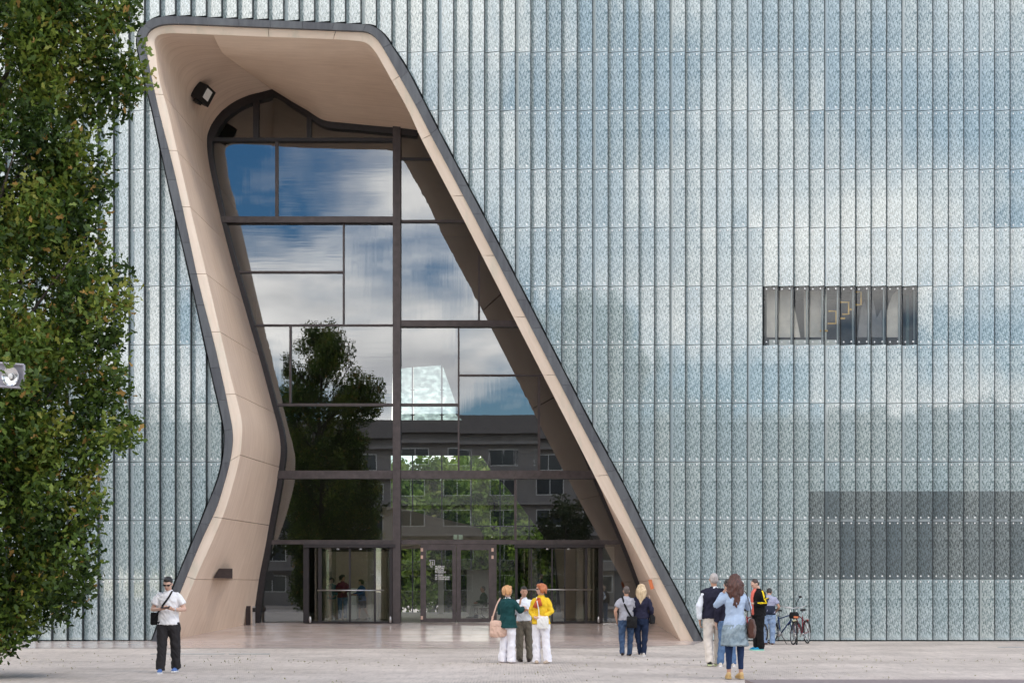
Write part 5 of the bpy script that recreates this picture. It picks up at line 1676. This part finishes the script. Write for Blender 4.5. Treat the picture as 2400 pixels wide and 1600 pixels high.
# ================================================================== BICYCLES
def bicycle(label, loc, rz, lean, frame_c, basket=None, steer=0.0, group='bicycles parked at the facade', mirror=False):
    T = empty('bicycle', loc, rz); T.rotation_euler = (lean, 0, rz)
    tag(T, label, 'bicycle', group)
    r = .335
    fm = mk('bike_'+frame_c[0], frame_c[1], rough=.3)
    def wheel(x, ang):
        Rz = Matrix.Rotation(ang, 3, 'Z'); c = V((x, 0, r))
        ring = lambda rad: [c + Rz @ V((rad*math.cos(t_), 0, rad*math.sin(t_))) for t_ in np.linspace(0, 2*math.pi, 33)]
        w = MB().tube(ring(r-.02), .020, 8, caps=False, side=(0, 1, 0)).build('wheel', M['tyre'], T, True)
        MB().tube(ring(r-.045), .010, 6, caps=False, side=(0, 1, 0)).build('rim', M['steel'], w, True)
        sp = MB()
        for i in range(18):
            t_ = 2*math.pi*i/18
            sp.tube([c + Rz @ V((0, .02*(-1)**i, 0)), c + Rz @ V(((r-.045)*math.cos(t_), 0, (r-.045)*math.sin(t_)))], .0022, 4)
        sp.tube([c + Rz @ V((0, -.04, 0)), c + Rz @ V((0, .04, 0))], .022, 8)
        sp.build('spokes', M['steel'], w)
    wheel(-.53, 0.0); wheel(.53, steer)
    bb, st, hd, ht = V((-.08, 0, .30)), V((-.22, 0, .80)), V((.36, 0, .72)), V((.33, 0, .86))
    f = MB()
    f.tube([bb, st], .016, 8).tube([bb, hd], .019, 8).tube([st.lerp(bb, .12), ht], .017, 8).tube([hd - V((-.015, 0, .04)), ht + V((0, 0, .02))], .019, 8)
    for sd in (-1, 1):
        f.tube([bb + V((0, sd*.03, 0)), V((-.53, sd*.055, r))], .010, 6).tube([st.lerp(bb, .15) + V((0, sd*.02, 0)), V((-.53, sd*.055, r))], .009, 6)
    f.build('frame', fm, T, True)
    k = MB()
    for sd in (-1, 1): k.tube([hd + V((.015, sd*.03, -.04)), hd + V((.05, sd*.055, -.12)), V((.53, 0, r)) + V((0, sd*.06, 0))], .012, 6)
    k.build('fork', fm, T, True)
    Rs = Matrix.Rotation(steer, 3, 'Z')
    hb2 = MB().tube([ht, ht + V((-.03, 0, .20))], .013, 6)
    top_ = ht + V((-.03, 0, .20))
    hb2.tube([top_ + Rs @ V((-.20, -.29, .03)), top_ + Rs @ V((-.06, -.27, .05)), top_ + Rs @ V((.03, -.10, 0)), top_ + Rs @ V((.03, .10, 0)), top_ + Rs @ V((-.06, .27, .05)), top_ + Rs @ V((-.20, .29, .03))], .012, 8)
    hb = hb2.build('handlebar', M['steel'], T, True)
    gp = MB()
    for sd in (-1, 1): gp.tube([top_ + Rs @ V((-.21, sd*.29, .03)), top_ + Rs @ V((-.09, sd*.276, .045))], .018, 8)
    gp.build('grips', M['black'], hb, True)
    sd_ = MB().tube([V((-.40, 0, .985)), V((-.30, 0, 1.0)), V((-.16, 0, .985)), V((-.08, 0, .975))], [(.06, .03), (.095, .035), (.04, .028), (.018, .018)], 12, side=(0, 1, 0))
    sd_.build('saddle', M['black'], T, True)
    MB().tube([st, st + V((-.04, 0, .17))], .013, 8).build('seat_post', M['steel'], T, True)
    c = MB().tube([bb + V((0, -.05, 0)), bb + V((0, .05, 0))], .025, 8)
    for sd in (-1, 1):
        e = bb + V((sd*.10, sd*.07, -sd*.13))
        c.tube([bb + V((0, sd*.06, 0)), e], .010, 6).obox(e + V((0, sd*.05, 0)), .09, .09, .022)
    c.tube([bb + V((0, -.055, 0)), bb + V((0, -.048, 0))], .09, 16)
    c.build('crankset', M['steel'], T, True)
    for x, a0, a1 in ((-.53, R(20), R(185)), (.53, R(15), R(140))):
        arc = [V((x + (r+.02)*math.cos(t_), 0, r + (r+.02)*math.sin(t_))) for t_ in np.linspace(a0, a1, 12)]
        MB().tube(arc, [(.028, .006)]*12, 8, side=(0, 1, 0)).build('mudguard', M['black'], T, True)
    MB().tube([V((.47, 0, .70)), V((.53, 0, .70))], [.03, .036], 10).build('headlight', M['lampglass'], T, True)
    rk = MB()
    for sd in (-1, 1): rk.tube([V((-.53, sd*.06, r)), V((-.60, sd*.06, .72)), V((-.28, sd*.06, .74))], .006, 5)
    for x in (-.6, -.5, -.4): rk.tube([V((x, -.07, .725)), V((x, .07, .725))], .006, 5)
    rk.build('rack', M['steel'], T, True)
    MB().obox((-.66, 0, .68), .02, .07, .05).build('rear_reflector', M['redref'], T)
    if basket:
        mesh_obj('front_bag', bag_mesh(.26, .18, .18, .014, .006), basket, T, True).location = (.46, 0, .76)
        MB().obox((.585, 0, .80), .03, .15, .055).build('bag_patch', M['orange'], T)
    MB().tube([bb + V((-.03, .05, -.02)), V((-.02, .20, .01))], .010, 6).build('kickstand', M['black'], T, True)
    if mirror:
        MB().tube([top_ + V((0, .2, .04)), top_ + V((.0, .24, .2)), top_ + V((-.02, .34, .33))], .012, 6).ball(top_ + V((-.02, .36, .35)), (.015, .07, .035)).build('mirror', M['black'], T, True)
    return T
g1 = ground_at(1832, 1509); g2 = ground_at(1880, 1508.5); g3 = ground_at(1762, 1508)
bicycle('dark blue bicycle with black front bag and orange patch, beside the cyclist', g1, R(-62), R(-4), ('blue', (.02, .05, .16)), MK['black_nylon'], R(-22), mirror=True)
bicycle('red bicycle with black front bag, rightmost at the facade', g2, R(-118), R(4), ('red', (.17, .010, .022)), MK['black_nylon'], R(22))
bicycle('red bicycle half hidden between the brown bag and the man in black jacket', g3, R(-68), R(3), ('crimson', (.28, .02, .03)), None, R(5))

# ================================================================== SMALL THINGS
q = P(595, 1460, 4.9); zf = ZG*4.9/YG
BP = empty('post_terminal', (q.x, 4.9, zf)); tag(BP, 'slim steel post with black reader beside the foot of the left reveal', 'post')
MB().box(-.045, .045, -.03, .03, 0, .66).build('post', M['steel'], BP)
MB().box(-.035, .075, -.08, -.031, .46, .60).build('reader', M['black'], BP)
BS = empty('metal_slab', (P(582, 0, 4.9).x, 5.0, zf)); tag(BS, 'brown metal slab standing beside the slim steel post', 'panel')
MB().box(-.10, .06, -.03, .02, 0, .66).build('plate', M['lampbox'], BS)
for px, py, l in ((440, 1532, .9), (585, 1532, .5), (2390, 1516, .6)):
    gq = ground_at(px, py)
    o = MB().box(-l, l, -.09, .09, 0.002, .012).build('drain_cover', M['grey'])
    o.location = (gq.x, gq.y, 0)
    tag(o, {440: 'long drain grating in the setts left of the man in white T-shirt', 585: 'short drain grating in the setts below the foot of the left reveal', 2390: 'drain grating in the setts at the right edge'}[px], 'drain')
# moss and grass in the joints of the setts
rg = np.random.default_rng(21)
N = 1100
gxp = rg.uniform(-150, 2550, N); band_ = rg.uniform(size=N)
gyp = np.where(band_ < .55, rg.normal(1549, 7, N), rg.uniform(1525, 1600, N))
gyp = np.clip(gyp, 1522, 1604)
d_ = CAMH*FPX/(gyp-1380)
C_ = np.stack([(gxp-1200)*d_/FPX, d_-CAMD, np.full(N, 0.0)], 1)
kp = np.array([mnoise.noise(Vector((c[0]*.35, c[1]*.6, 3.0))) > -.05 for c in C_])
leaf_ = leaf_cloud('grass_tufts', C_[kp], (0, 0, 1.2), 0.040, rg.uniform(.3, .9, N)[kp], M['grass'], None, False, 77)
